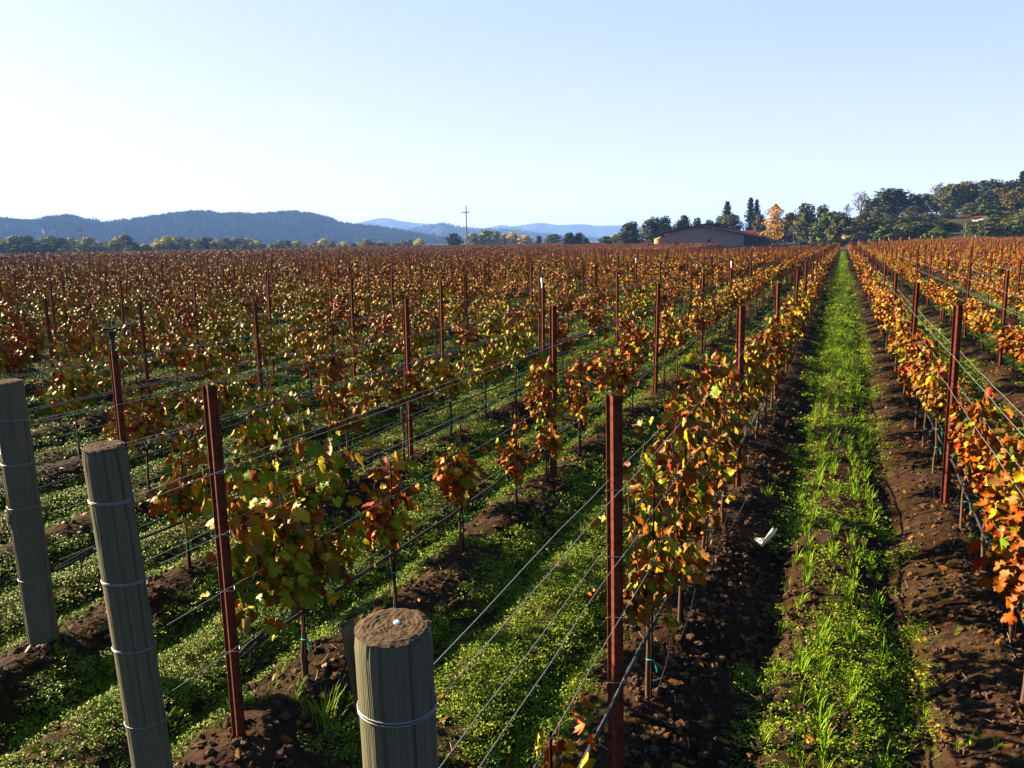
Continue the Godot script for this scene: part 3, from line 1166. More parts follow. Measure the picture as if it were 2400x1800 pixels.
	for k in 1500:
		var d := sqrt(lerpf(2.0, 400.0, r.randf()))
		var w := deg_to_rad(r.randf_range(-57.0, 15.0))
		var x: float = d * sin(w)
		var z: float = -d * cos(w)
		fallen.append(Transform3D(Basis.from_euler(Vector3(PI / 2 + r.randfn(0, 0.4), r.randf() * TAU, r.randfn(0, 0.4))).scaled(Vector3.ONE * r.randf_range(0.04, 0.085)), Vector3(x, ground(x, z) + 0.015, z)))
		fallen_tint.append(Color(1, 1, 1) * r.randf_range(0.5, 1.0))
	for k in 3500:
		var i := r.randi_range(-7, 2)
		var x := ROW0 + i * PITCH + r.randfn(0, 0.3)
		var z := r.randf_range(-2.0, -20.0)
		fallen.append(Transform3D(Basis.from_euler(Vector3(PI / 2 + r.randfn(0, 0.4), r.randf() * TAU, r.randfn(0, 0.4))).scaled(Vector3.ONE * r.randf_range(0.04, 0.08)), Vector3(x, ground(x, z) + 0.012, z)))
		fallen_tint.append(Color(1, 1, 1) * r.randf_range(0.5, 1.3))
	o = copies("fallen_leaves", leaf_of(3, 5), leaf_mat, fallen, fallen_tint, self)
	tag(o, "fallen brown vine leaves on the soil", "fallen leaves", "", "stuff")
	var straw := Shape.new()
	for k in 2600:
		var d := sqrt(lerpf(3.0, 200.0, r.randf()))
		var w := deg_to_rad(r.randf_range(-57.0, 15.0))
		var x: float = d * sin(w)
		var z: float = -d * cos(w)
		if greenness(x, z) > 0.35:
			continue
		var a := r.randf() * TAU
		var p := Vector3(x, ground(x, z) + 0.012, z)
		var q := p + Vector3(cos(a), r.randf_range(0.0, 0.25), sin(a)) * r.randf_range(0.03, 0.12)
		var across := Vector3(-sin(a), 0.4, cos(a)) * 0.0014
		straw.quad(p - across, p + across, q + across, q - across, Color(0.17, 0.12, 0.075))
	o = part("straw", straw.mesh(), grass_mat, self)
	tag(o, "dry straw and twigs lying on the soil mounds", "straw", "", "stuff")
	for c in [[-2.62, -3.62, 1.0, "lush grass clump at the foot of the bushy green vine"], [-0.62, -8.75, 0.6, "lone green grass clump beside the grassy lane"]]:
		o = part("grass_clump", tm, grass_mat, self, Transform3D(Basis.IDENTITY.scaled(Vector3.ONE * float(c[2])), Vector3(c[0], ground(c[0], c[1]), c[1])))
		tag(o, c[3], "grass clump")
	print("weeds ", weeds.size(), " tufts ", tufts.size(), " clods ", clods[0].size() * 3)


# ---------------------------------------------------------------- trees

# a broad crown of leaf clumps in a unit box (height 1, width 1), base of the crown at low
func crown_shape(seed_: int, low: float, lobes: int, per: int, leaf: float, airy: float) -> ArrayMesh:
	var r := seeded(seed_)
	var s := Shape.new()
	for k in lobes:
		var w := TAU * (k * 0.382 + r.randf() * 0.2)
		var t := (k + 0.5) / lobes
		var y := lerpf(low + 0.1, 0.9, t)
		var girth := sin(PI * pow(lerpf(0.16, 0.94, t), 0.85))
		var c := Vector3(cos(w) * 0.33 * girth * r.randf_range(0.3, 1.0), y, sin(w) * 0.33 * girth * r.randf_range(0.3, 1.0))
		var size := Vector3(0.20, 0.13, 0.20) * r.randf_range(0.75, 1.25)
		for j in per:
			var o := Vector3(r.randfn(0, 1), r.randfn(0, 1), r.randfn(0, 1)).normalized()
			o *= lerpf(0.5, 1.0, sqrt(r.randf())) * (1.0 + airy * r.randfn(0, 0.4))
			var p := c + o * size
			var n := (o + Vector3(r.randfn(0, 0.6), r.randfn(0.2, 0.6), r.randfn(0, 0.6))).normalized()
			var a := n.cross(Vector3(r.randfn(0, 1), r.randfn(0, 1), r.randfn(0, 1))).normalized()
			var b := n.cross(a)
			var l := leaf * r.randf_range(0.5, 1.35)
			var g := r.randf_range(0.7, 1.3)
			var q := s.v.size()
			for e in [a * l, (b * 0.8 + a * 0.2) * l, -a * l * 0.8, (-b * 0.9 + a * 0.15) * l]:
				s.v.append(p + e)
				s.n.append((n + o * 0.6).normalized())
				s.c.append(Color(g, g * r.randf_range(0.95, 1.05), g))
			s.ix.append_array([q, q + 2, q + 1, q, q + 3, q + 2])
	return s.mesh()


func conifer_shape(seed_: int) -> ArrayMesh:
	var r := seeded(seed_)
	var s := Shape.new()
	var y := 0.12
	while y < 0.98:
		var reach := 0.5 * pow(1.0 - y, 0.75) * r.randf_range(0.75, 1.15)
		for k in 9:
			var w := r.randf() * TAU
			var d := Vector3(cos(w), -0.12, sin(w))
			var far := reach * r.randf_range(0.55, 1.0)
			for j in 7:
				var t := (j + r.randf()) / 7.0
				var p := Vector3(0, y, 0) + d * far * t + Vector3(0, 0.03 * t * t, 0)
				var a := Vector3(r.randfn(0, 1), r.randfn(-0.3, 0.4), r.randfn(0, 1)).normalized() * 0.055 * r.randf_range(0.6, 1.3)
				var b := Vector3(-sin(w), r.randfn(0, 0.3), cos(w)) * 0.032
				var g := r.randf_range(0.7, 1.25)
				s.quad(p - b, p + a, p + b, p - a * 0.4, Color(g, g, g))
		y += 0.03
	s.n.clear()
	return s.mesh()


func birch_shape(seed_: int) -> ArrayMesh:
	var r := seeded(seed_)
	var s := Shape.new()
	for k in 2300:
		var y := lerpf(0.12, 1.0, r.randf())
		var girth := 0.5 * pow(sin(PI * clampf(pow((y - 0.1) / 0.92, 0.75), 0.0, 1.0)), 0.7) * (0.8 + 0.3 * sin(y * 23.0 + 1.0))
		var w := r.randf() * TAU
		girth *= 0.85 + 0.25 * sin(w * 3.0 + y * 9.0)
		var p := Vector3(cos(w), 0, sin(w)) * girth * sqrt(r.randf()) + Vector3(0, y, 0)
		var a := Vector3(r.randfn(0, 1), r.randfn(0, 1), r.randfn(0, 1)).normalized() * 0.022
		var b := a.cross(Vector3(r.randfn(0, 1), r.randfn(0, 1), r.randfn(0, 1))).normalized() * 0.016
		var g := r.randf_range(0.75, 1.2)
		s.quad(p - a, p + b, p + a, p - b, Color(g, g, g))
	return s.mesh()


func trunk_tree(seed_: int, top: float, thick: float, limbs: int) -> ArrayMesh:
	var r := seeded(seed_)
	var s := Shape.new()
	s.tube([Vector3(0, -0.05, 0), Vector3(0.01, top * 0.4, 0.01), Vector3(-0.01, top * 0.75, 0), Vector3(0, top, 0.01)], [thick, thick * 0.75, thick * 0.55, thick * 0.25], 7, Color.WHITE)
	for k in limbs:
		var w := TAU * k / limbs + r.randf()
		var y := top * r.randf_range(0.35, 0.7)
		var e := Vector3(cos(w) * 0.3, y + r.randf_range(0.15, 0.35), sin(w) * 0.3)
		s.tube([Vector3(0, y, 0), Vector3(0, y, 0).lerp(e, 0.5) + Vector3(0, -0.03, 0), e], [thick * 0.5, thick * 0.35, thick * 0.12], 5, Color.WHITE)
	return s.mesh()


func build_trees() -> void:
	var oaks := []
	var oak_trunks := []
	for k in 4:
		oaks.append(crown_shape(60 + k, 0.06, 20, 110, 0.034, 0.15))
		oak_trunks.append(trunk_tree(80 + k, 0.7, 0.035, 5))
	var bushes := []
	for k in 3:
		bushes.append(crown_shape(160 + k, 0.0, 14, 100, 0.04, 0.2))
	var airy := [crown_shape(71, 0.3, 11, 46, 0.026, 0.5), crown_shape(72, 0.3, 11, 46, 0.026, 0.5)]
	var conifers := [conifer_shape(75), conifer_shape(76)]
	var birch := birch_shape(77)
	var cone_trunk := trunk_tree(85, 0.95, 0.018, 0)
	var birch_trunk := trunk_tree(86, 0.8, 0.014, 3)
	# kind: [crown colour, label, shape]
	var kinds := {
		"dark": [Color(0.0232, 0.0296, 0.0085), "dark green round crowned oak", "oak"],
		"oak": [Color(0.0425, 0.0464, 0.0167), "grey green rugged oak", "oak"],
		"oak_brown": [Color(0.0529, 0.0436, 0.0122), "olive brown autumn oak", "oak"],
		"green": [Color(0.0414, 0.0583, 0.0126), "deep green bushy tree", "bush"],
		"olive": [Color(0.1530, 0.1492, 0.0388), "olive green bushy tree", "bush"],
		"bare": [Color(0.1866, 0.1457, 0.0809), "grey brown half bare tree", "bush"],
		"yellow": [Color(0.3146, 0.2684, 0.0480), "pale yellow green tree", "bush"],
		"gold": [Color(0.3832, 0.2701, 0.0454), "golden yellow autumn tree", "bush"],
		"sage": [Color(0.0405, 0.0432, 0.0127), "sage green bushy tree", "bush"],
		"bright": [Color(0.0350, 0.0560, 0.0074), "fresh green round bush", "bush"],
		"conifer": [Color(0.0187, 0.0248, 0.0114), "tall dark conifer", "conifer"],
		"gold_birch": [Color(0.3110, 0.1633, 0.0081), "bright golden tree standing before the farm buildings", "birch"],
		"airy": [Color(0.0544, 0.0481, 0.0269), "thin leafed open tree", "airy"],
		"airy_olive": [Color(0.0481, 0.0452, 0.0175), "slender open olive green tree", "airy"],
	}
	var mats := {}
	for k in kinds:
		var m := material(0.8, kinds[k][0].linear_to_srgb())
		m.backlight = Color(0.35, 0.35, 0.25)
		mats[k] = m
	var names := {"oak": "oak_tree", "bush": "bushy_tree", "conifer": "conifer_tree", "birch": "golden_tree", "airy": "open_tree"}
	var list := [
	[-180.6, -379.2, 7.3, 7.5, "oak_brown"], [-212.2, -474.7, 8.5, 8.5, "bare"], [-205.0, -477.9, 9.9, 11.8, "olive"], [-201.3, -484.9, 9.6, 6.5, "olive"], [-194.8, -482.1, 7.7, 6.9, "yellow"],
	[-187.9, -479.5, 8.3, 9.0, "gold"], [-179.1, -477.5, 6.3, 10.5, "gold"], [-151.4, -423.8, 5.6, 3.5, "dark"], [-167.0, -492.5, 6.9, 12.3, "green"], [-99.7, -314.6, 5.7, 5.4, "dark"],
	[-96.2, -315.7, 5.7, 4.7, "dark"], [-92.2, -311.6, 3.7, 3.0, "dark"], [-83.5, -308.9, 4.3, 5.6, "green"], [-80.0, -309.8, 4.9, 4.9, "olive"], [-67.6, -282.0, 8.6, 7.4, "dark"],
	[-62.5, -293.4, 10.1, 7.9, "oak"], [-60.4, -304.1, 10.7, 6.9, "oak"], [-53.8, -305.3, 11.0, 5.6, "oak"], [-52.2, -325.8, 10.3, 4.6, "oak"], [-47.9, -326.5, 9.6, 4.6, "oak"],
	[-43.9, -327.1, 10.8, 4.9, "oak"], [-40.2, -317.5, 15.5, 6.1, "conifer"], [-35.4, -292.9, 10.6, 7.3, "oak_brown"], [-33.0, -328.3, 17.1, 5.5, "conifer"], [-31.3, -333.5, 16.5, 4.6, "conifer"],
	[-26.8, -298.8, 10.5, 5.0, "oak_brown"], [-20.1, -274.3, 12.4, 7.0, "gold_birch"], [-17.2, -299.5, 10.8, 6.7, "dark"], [-11.8, -289.8, 13.2, 7.3, "oak"], [-7.1, -299.9, 12.9, 5.8, "oak"],
	[-3.2, -235.0, 9.1, 6.5, "green"], [0.6, -330.0, 14.3, 3.5, "airy"], [5.4, -335.0, 18.6, 7.3, "airy"], [14.9, -329.7, 19.0, 16.4, "dark"], [23.0, -334.2, 16.9, 5.3, "dark"],
	[-1.4, -222.0, 8.3, 4.9, "sage"], [1.9, -222.0, 7.0, 5.9, "bare"], [5.6, -225.9, 6.7, 5.6, "sage"], [9.0, -211.8, 4.8, 4.8, "green"], [12.1, -257.7, 7.8, 10.9, "dark"],
	[16.0, -251.5, 7.8, 8.4, "dark"], [22.5, -254.0, 6.4, 8.4, "dark"], [13.5, -213.6, 4.6, 4.6, "sage"], [19.0, -207.1, 4.2, 4.8, "bright"], [29.6, -328.7, 20.3, 6.7, "airy_olive"],
	[33.8, -323.2, 19.5, 9.2, "oak"], [39.0, -332.7, 20.6, 9.7, "oak_brown"], [45.1, -332.0, 20.9, 12.6, "dark"], [51.2, -336.1, 19.9, 9.4, "dark"], [49.0, -296.0, 16.4, 9.5, "oak_brown"],
	[56.6, -340.3, 23.8, 5.2, "conifer"], [41.3, -297.1, 11.9, 8.3, "green"], [36.2, -247.4, 7.6, 7.1, "green"], [38.7, -241.9, 6.6, 6.3, "oak_brown"], [40.5, -236.6, 7.1, 5.9, "green"],
	[56.4, -304.8, 17.9, 12.1, "dark"], [60.5, -293.8, 15.9, 11.6, "oak"], [44.7, -235.8, 6.9, 7.3, "sage"],
	]
	list.append_array([[-6.5, -240.0, 6.5, 5.5, "sage"], [2.5, -236.0, 6.6, 6.5, "green"], [8.5, -240.0, 6.8, 6.5, "sage"], [14.0, -236.0, 5.8, 6.0, "green"], [18.5, -240.0, 6.2, 6.5, "oak"], [5.0, -268.0, 9.3, 6.5, "sage"], [10.5, -290.0, 11.5, 6.0, "oak"], [20.5, -300.0, 12.0, 6.0, "oak_brown"], [27.0, -345.0, 17.5, 9.0, "dark"], [34.0, -350.0, 20.0, 9.0, "oak"], [41.0, -352.0, 21.5, 9.0, "dark"], [30.0, -296.0, 11.0, 5.5, "oak"], [33.0, -236.0, 5.6, 5.5, "sage"], [47.0, -262.0, 10.0, 8.0, "oak"], [52.0, -270.0, 11.5, 8.0, "green"], [30.5, -243.0, 6.0, 4.0, "green"], [-14.5, -300.0, 10.0, 6.0, "oak_brown"], [-23.0, -318.0, 9.5, 6.5, "oak"], [-56.0, -312.0, 9.5, 6.5, "dark"], [-73.0, -300.0, 6.0, 6.0, "oak"], [18.0, -345.0, 17.5, 8.0, "dark"], [8.5, -342.0, 15.5, 6.5, "oak"], [24.0, -290.0, 9.5, 6.0, "sage"], [13.0, -272.0, 9.0, 6.5, "dark"], [20.0, -266.0, 8.0, 6.0, "green"], [26.0, -252.0, 6.0, 6.0, "dark"], [54.0, -340.0, 21.0, 10.0, "oak"], [48.5, -325.0, 18.0, 9.0, "oak_brown"], [43.0, -315.0, 16.0, 8.0, "dark"], [37.0, -300.0, 12.5, 7.0, "oak"], [56.0, -262.0, 11.0, 8.0, "dark"], [0.0, -262.0, 8.0, 6.5, "oak"], [-4.0, -275.0, 9.0, 6.0, "green"]])
	var r := seeded(91)
	# the line of trees along the river beyond the vineyard
	var az := -62.0
	while az < -27.5:
		az += r.randf_range(0.28, 0.62)
		var t := smoothstep(-50.0, -28.0, az)
		for row in 2:
			var d := lerpf(480.0, 590.0, t) + row * r.randf_range(12.0, 30.0)
			var w := deg_to_rad(az + r.randf_range(-0.25, 0.25))
			var high := lerpf(8.6, 5.2, t) * r.randf_range(0.65, 1.15) * (1.2 if row == 1 else 0.75)
			var kind: String = ["olive", "yellow", "bare", "yellow", "gold", "olive", "green", "bare"][r.randi() % 8] if row == 1 else ["green", "olive", "olive", "oak"][r.randi() % 4]
			var x := d * sin(w)
			var z := -d * cos(w)
			list.append([x, z, land(x, z) + high, high * r.randf_range(0.9, 1.5), kind, row, az])
	var lined := [[], []]
	for q in list:
		if q.size() > 5:
			lined[q[5]].push_front(q)
	for q in list:
		var k: Array = kinds[q[4]]
		var y := land(q[0], q[1]) - 0.15
		var where := "on the tree line beyond the vineyard"
		if q[1] > -345.0 and q[0] > -3.5:
			where = "on the slope past the end of the lane" if q[1] < -240.0 else "at the foot of the hill past the vines"
		elif q[1] > -345.0 and q[0] > -75.0:
			where = "behind the farm buildings"
		elif q[0] > -185.0:
			where = "standing apart at the far edge of the field"
		if q.size() > 5:
			where = "%s in the %s rank of river trees from the barn" % [ordinal(lined[q[5]].find(q) + 1), ["front", "back"][q[5]]]
		var t := thing(names[k[2]], k[1] + ("" if k[2] == "birch" else ", " + where if q.size() > 5 else " " + where), "tree", Vector3(q[0], y, q[1]), r.randf() * TAU, "" if k[2] == "birch" else "trees along the river" if q.size() > 5 else "trees " + where)
		var girth: float = q[3] * (1.5 if k[2] == "birch" else 2.3 if k[2] == "conifer" else 1.75 if q[0] > -10.0 and q[1] > -260.0 else 1.45)
		var s := Basis.IDENTITY.scaled(Vector3(girth, (q[2] - y) * 1.04, girth))
		var at := Transform3D(s, Vector3.ZERO)
		var crown: Mesh = bushes[r.randi() % 3]
		var trunk: Mesh = oak_trunks[r.randi() % 4]
		if k[2] == "oak":
			crown = oaks[r.randi() % 4]
		elif k[2] == "conifer":
			crown = conifers[r.randi() % 2]
			trunk = cone_trunk
		elif k[2] == "birch":
			crown = birch
			trunk = birch_trunk
		elif k[2] == "airy":
			crown = airy[r.randi() % 2]
		part("trunk", trunk, trunk_mat, t, at)
		part("crown", crown, mats[q[4]], t, at)
	print("trees ", list.size())

var trunk_mat: StandardMaterial3D


# ---------------------------------------------------------------- hills

func height_at(table: Array, a: float) -> float:
	for i in table.size() - 1:
		if a <= table[i + 1][0]:
			var t := clampf((a - table[i][0]) / (table[i + 1][0] - table[i][0]), 0.0, 1.0)
			t = t * t * (3.0 - 2.0 * t) * 0.5 + t * 0.5
			return lerpf(table[i][1], table[i + 1][1], t)
	return table[-1][1]


func build_hill(called: String, label: String, table: Array, from: float, deep: float, less: float, cover: float, a0: float, a1: float, step: float, colours: Array, seed_: int) -> Array:
	var far := 1.6
	var dist := from * far
	var f := FastNoiseLite.new()
	f.seed = seed_
	f.frequency = 1.0
	f.fractal_octaves = 4
	var s := Shape.new()
	var rows := 26
	var cols := int((a1 - a0) / step) + 1
	var spots := []
	for i in rows + 1:
		var u := float(i) / rows
		for k in cols:
			var a := a0 + k * step
			var d := dist + deep * (u - 0.62)
			var w := deg_to_rad(a)
			var x := d * sin(w)
			var z := -d * cos(w)
			var crest := maxf(0.5, (height_at(table, a) - 2.6) * far + 2.6 - less) * d / dist
			var fade := smoothstep(a0, a0 + 3.0, a) * (1.0 - smoothstep(a1 - 3.0, a1, a))
			var prof := sin(PI * 0.5 * clampf(u / 0.62, 0.0, 1.0)) if u < 0.62 else cos(PI * 0.5 * (u - 0.62) / 0.38)
			prof = pow(prof, 1.25)
			var spur := 1.0 + 0.32 * f.get_noise_2d(a * 0.55, u * 2.0) * (1.0 - absf(u - 0.62) / 0.62) * (0.0 if absf(u - 0.62) < 0.05 else 1.0)
			var y := -6.0 + (crest + 6.0) * prof * minf(spur, 1.02) * lerpf(0.5, 1.0, fade)
			s.v.append(Vector3(x, y, z))
			s.c.append(colours[0].lerp(colours[1], clampf(f.get_noise_2d(x * 0.008, z * 0.008) * 1.4 + 0.5, 0, 1)))
	for i in rows:
		for k in cols - 1:
			var p := i * cols + k
			s.ix.append_array([p, p + cols, p + 1, p + 1, p + cols, p + cols + 1])
	s.smooth()
	var o := part(called, s.mesh(), material(0.95), self)
	tag(o, label, "hill", "", "structure")
	if cover > 0.0:
		var r := seeded(seed_ + 1)
		for k in int(cover):
			var i := mini(int(r.randf() * rows * 0.8), rows - 1)
			var j := r.randi() % (cols - 1)
			var p := i * cols + j
			var at := s.v[p].lerp(s.v[p + cols], r.randf()).lerp(s.v[p + 1], r.randf() * 0.5)
			if at.y > 1.0:
				spots.append(at)
	return spots


func build_hills() -> void:
	var one := [[-65.28, 37.3], [-58.58, 43.0], [-52.64, 47.9], [-51.69, 45.5], [-50.93, 44.9], [-50.25, 49.7], [-49.12, 52.2], [-48.22, 47.3], [-47.07, 42.2], [-45.87, 45.9], [-44.4, 50.9], [-43.4, 54.7], [-42.14, 57.8], [-41.12, 58.4], [-40.37, 53.8], [-39.32, 56.3], [-38.27, 53.6], [-37.21, 55.4], [-35.86, 57.3], [-34.78, 53.7], [-33.69, 47.4], [-32.88, 39.1], [-32.05, 35.5], [-30.93, 33.1], [-29.53, 27.9], [-27.83, 19.7], [-26.11, 12.2], [-24.39, 7.3], [-20.0, 1.0]]
	var two := [[-45.0, 30.0], [-38.36, 34.0], [-35.67, 36.0], [-30.67, 35.7], [-28.39, 42.4], [-27.24, 50.8], [-26.08, 58.2], [-25.08, 48.5], [-23.5, 40.7], [-21.48, 38.4], [-19.74, 27.0], [-17.72, 17.7], [-15.71, 10.7], [-12.0, 4.0]]
	var three := [[-40.0, 45.0], [-35.67, 57.8], [-33.45, 83.7], [-31.91, 93.6], [-31.2, 106.1], [-30.35, 116.6], [-29.78, 116.1], [-28.94, 102.4], [-27.8, 92.2], [-26.95, 89.5], [-24.37, 64.6], [-23.21, 67.2], [-22.2, 79.4], [-21.47, 73.0], [-19.59, 86.1], [-18.29, 75.3], [-16.71, 77.2], [-15.71, 68.6], [-14.28, 68.8], [-12.01, 58.6], [-10.05, 47.0], [-5.94, 27.4], [0.0, 10.0], [12.0, 5.0]]
	var woods := [Color(0.012, 0.015, 0.008), Color(0.018, 0.018, 0.010)]
	var spots := build_hill("wooded_ridge", "long wooded ridge behind the river trees", one, 1400.0, 900.0, 7.0, 22000, -80.0, -20.0, 0.16, woods, 201)
	var more := build_hill("low_ridge", "lower wooded ridge beside the long ridge", two, 2300.0, 1000.0, 6.0, 5000, -48.0, -12.0, 0.16, woods, 203)
	build_hill("far_mountains", "pale blue mountains at the end of the valley", three, 3800.0, 1600.0, 0.0, 0, -42.0, 10.0, 0.2, [Color(0.016, 0.02, 0.013), Color(0.03, 0.028, 0.02)], 205)
	var r := seeded(207)
	var at := [[], []]
	var tint := [[], []]
	for p in spots + more:
		var cone := 1 if r.randf() < 0.3 else 0
		var h := r.randf_range(6.0, 11.0) * (1.25 if cone == 1 else 1.0)
		var w := h * (0.5 if cone == 1 else r.randf_range(0.9, 1.4))
		at[cone].append(Transform3D(Basis(Vector3.UP, r.randf() * TAU).scaled(Vector3(w, h, w)), p - Vector3(0, 1.0, 0)))
		var g := r.randf_range(0.7, 1.3)
		tint[cone].append(Color(0.017 * g * r.randf_range(0.8, 1.5), 0.02 * g, 0.009 * g))
	var woods_thing := thing("ridge_forest", "dark forest of oaks and conifers covering the ridges", "forest", Vector3.ZERO)
	woods_thing.set_meta("kind", "stuff")
	copies("broad_crowns", crown_shape(208, 0.0, 8, 26, 0.09, 0.2), material(0.9), at[0], tint[0], woods_thing)
	copies("conifer_crowns", conifer_shape(209), material(0.9), at[1], tint[1], woods_thing)


# ---------------------------------------------------------------- farm buildings and poles

func build_farm() -> void:
	# the barn: its gable faces the vineyard
	var t := thing("barn", "long taupe barn with a low maroon gable roof past the vines", "barn", Vector3(-39.0, land(-39, -255) + 0.35, -255.5), deg_to_rad(8.7 - 10.0))
	var w := 11.6
	var eave := 4.0
	var apex := 5.75
	var deep := 30.0
	var s := Shape.new()
	var wall := 1.9 * Color(0.1071, 0.0784, 0.0661)
	s.quad(Vector3(-w, 0, 0), Vector3(w, 0, 0), Vector3(w, eave - 0.5, 0), Vector3(-w, eave, 0), wall)
	s.tri(Vector3(-w, eave, 0), Vector3(w, eave - 0.5, 0), Vector3(-1.5, apex, 0), wall)
	s.quad(Vector3(-w, 0, 0), Vector3(-w, eave, 0), Vector3(-w, eave, -deep), Vector3(-w, 0, -deep), wall)
	s.quad(Vector3(w, 0, 0), Vector3(w, eave - 0.5, 0), Vector3(w, eave - 0.5, -deep), Vector3(w, 0, -deep), wall)
	s.quad(Vector3(-w, 0, -deep), Vector3(w, 0, -deep), Vector3(w, eave - 0.5, -deep), Vector3(-w, eave, -deep), wall)
	part("wall", s.mesh(), material(0.9), t)
	for k in 20:
		s = Shape.new()
		var x := -w + 0.6 + k * (2.0 * w - 1.2) / 19.0
		s.box(Vector3(x - 0.03, 0, 0.0), Vector3(x + 0.03, 3.4, 0.05), wall * 0.95)
		part("batten", s.mesh(), material(0.9), t)
	var maroon := Color(0.0275, 0.0067, 0.0098)
	for side in [-1, 1]:
		s = Shape.new()
		var e := Vector3(-w - 0.7, eave - 0.12, 0) if side < 0 else Vector3(w + 4.6, eave - 1.7, 0)
		var top := Vector3(-1.5, apex + 0.25, 0)
		var thick := Vector3(0, 0.32, 0)
		var a := Vector3(0, 0, 1.6)
		var b := Vector3(0, 0, -deep - 1.0)
		s.quad(e + a, top + a, top + a + thick, e + a + thick, maroon)
		s.quad(e + a + thick, top + a + thick, top + b + thick, e + b + thick, maroon)
		s.quad(e + a, top + a, top + b, e + b, maroon)
		s.quad(e + a, e + b, e + b + thick, e + a + thick, maroon)
		s.quad(e + b, top + b, top + b + thick, e + b + thick, maroon)
		part("roof", s.mesh(), material(0.6), t)
	s = Shape.new()
	s.box(Vector3(-4.0, apex - 0.1, -deep * 0.9), Vector3(3.5, apex + 1.0, -8.0), maroon)
	part("roof_monitor", s.mesh(), material(0.6), t)
	s = Shape.new()
	s.box(Vector3(1.2, 0, 0.01), Vector3(2.1, 2.1, 0.09), Color(0.0459, 0.0294, 0.0251))
	part("door", s.mesh(), material(0.7), t)
	s = Shape.new()
	s.box(Vector3(-8.4, 0.5, 0.01), Vector3(-7.3, 1.3, 0.4), Color(0.0331, 0.0251, 0.0208))
	part("vent_box", s.mesh(), material(0.7), t)
	s = Shape.new()
	s.box(Vector3(w + 0.02, 0, -deep), Vector3(w + 4.2, 1.0, -2.0), Color(0.0416, 0.0331, 0.0312))
	for k in 4:
		s.box(Vector3(w + 3.9, 0, -2.0 - k * 8.0), Vector3(w + 4.1, eave - 1.6, -1.8 - k * 8.0), Color(0.0416, 0.0331, 0.0312))
	part("porch", s.mesh(), material(0.8), t)
	# the tank
	t = thing("water_tank", "round cream orange water tank beside the barn", "tank", Vector3(-50.6, land(-50.6, -249), -249.5))
	s = Shape.new()
	s.tube([Vector3(0, 0, 0), Vector3(0, 2.7, 0)], [2.0, 2.0], 28, Color(0.2289, 0.1334, 0.0710), false)
	part("drum", s.mesh(), material(0.6), t)
	s = Shape.new()
	s.tube([Vector3(0, 2.65, 0), Vector3(0, 2.75, 0), Vector3(0, 3.25, 0), Vector3(0, 3.35, 0)], [2.06, 2.0, 0.35, 0.3], 28, Color(0.2411, 0.1499, 0.0832))
	part("lid", s.mesh(), material(0.6), t)
	for k in 3:
		s = Shape.new()
		s.tube([Vector3(0, 0.55 + k * 0.8, 0), Vector3(0, 0.62 + k * 0.8, 0)], [2.03, 2.03], 28, Color(0.2081, 0.1205, 0.0624), false)
		part("hoop", s.mesh(), material(0.6), t)
	# the house with a bright red roof behind the barn
	house("farm_house", "low house with a bright red metal roof behind the barn", Vector3(-31.0, 0, -298.0), 0.12, 4.4, 5.0, 3.0, 5.0, Color(0.0667, 0.0501, 0.0459), Color(0.1371, 0.0190, 0.0251), true)
	house("shed", "pale roofed shed between the red roof and the golden tree", Vector3(-25.0, 0, -299.0), 0.1, 2.2, 3.0, 2.3, 4.1, Color(0.0581, 0.0539, 0.0501), Color(0.1664, 0.1542, 0.1457), true)
	house("white_cottage", "small white cottage among trees past the golden tree", Vector3(-10.3, 0, -290.0), -0.2, 1.5, 2.5, 2.2, 3.2, Color(0.2582, 0.2411, 0.2246), Color(0.1457, 0.0832, 0.0624), false)
	house("white_barn", "white barn with a red edged roof on the slope", Vector3(34.6, 0, -262.7), -0.5, 2.2, 4.0, 2.7, 3.0, Color(0.2999, 0.2827, 0.2620), Color(0.1750, 0.0251, 0.0208), false)
	# a flat trailer at the far side of the field
	t = thing("flat_trailer", "low grey flat trailer parked past the vineyard edge", "trailer", Vector3(-46.0, land(-46, -195), -193.0), 0.2)
	s = Shape.new()
	s.box(Vector3(-2.9, 1.35, -0.9), Vector3(2.9, 1.65, 0.9), Color(0.1249, 0.1249, 0.1163))
	part("deck", s.mesh(), material(0.7), t)
	for x in [-1.6, 1.6]:
		for z in [-0.8, 0.8]:
			s = Shape.new()
			s.tube([Vector3(x, 0.45, z - 0.1), Vector3(x, 0.45, z + 0.1)], [0.45, 0.45], 14, Color(0.0122, 0.0122, 0.0122))
			part("wheel", s.mesh(), material(0.8), t)
	s = Shape.new()
	s.box(Vector3(-1.8, 0.4, -0.6), Vector3(1.8, 1.35, 0.6), Color(0.0416, 0.0416, 0.0416))
	part("chassis", s.mesh(), material(0.8), t)
	# cars by the cottage and vans on the valley road
	car(Vector3(-14.2, 0, -288.0), 0.1, Color(0.2081, 0.2081, 0.2167), "silver car parked by the white cottage")
	car(Vector3(-11.3, 0, -284.0), 0.3, Color(0.0165, 0.0165, 0.0208), "dark car parked by the white cottage")
	car(Vector3(-19.0, 0, -292.0), -0.2, Color(0.2497, 0.2411, 0.2289), "white car parked behind the golden tree")
	car(Vector3(-262.0, 0, -446.5), 0.9, Color(0.3121, 0.3121, 0.3121), "white van on the road along the river trees")
	car(Vector3(-330.0, 0, -352.0), 0.9, Color(0.2913, 0.2913, 0.2913), "white car at the near end of the river trees")
	# poles
	pole(Vector3(-42.4, 0, -92.8), 7.0, "pale wooden power pole at the avenue across the vineyard", true)
	pole(Vector3(-134.9, 0, -119.2), 6.85, "wooden power pole with a transformer can far across the vines", true)
	pole(Vector3(-15.0, 0, -284.6), 8.5, "pale power pole behind the golden tree", true)
	pole(Vector3(44.6, 0, -296.7), 16.0, "tall dark power pole among the oaks on the hill", true)
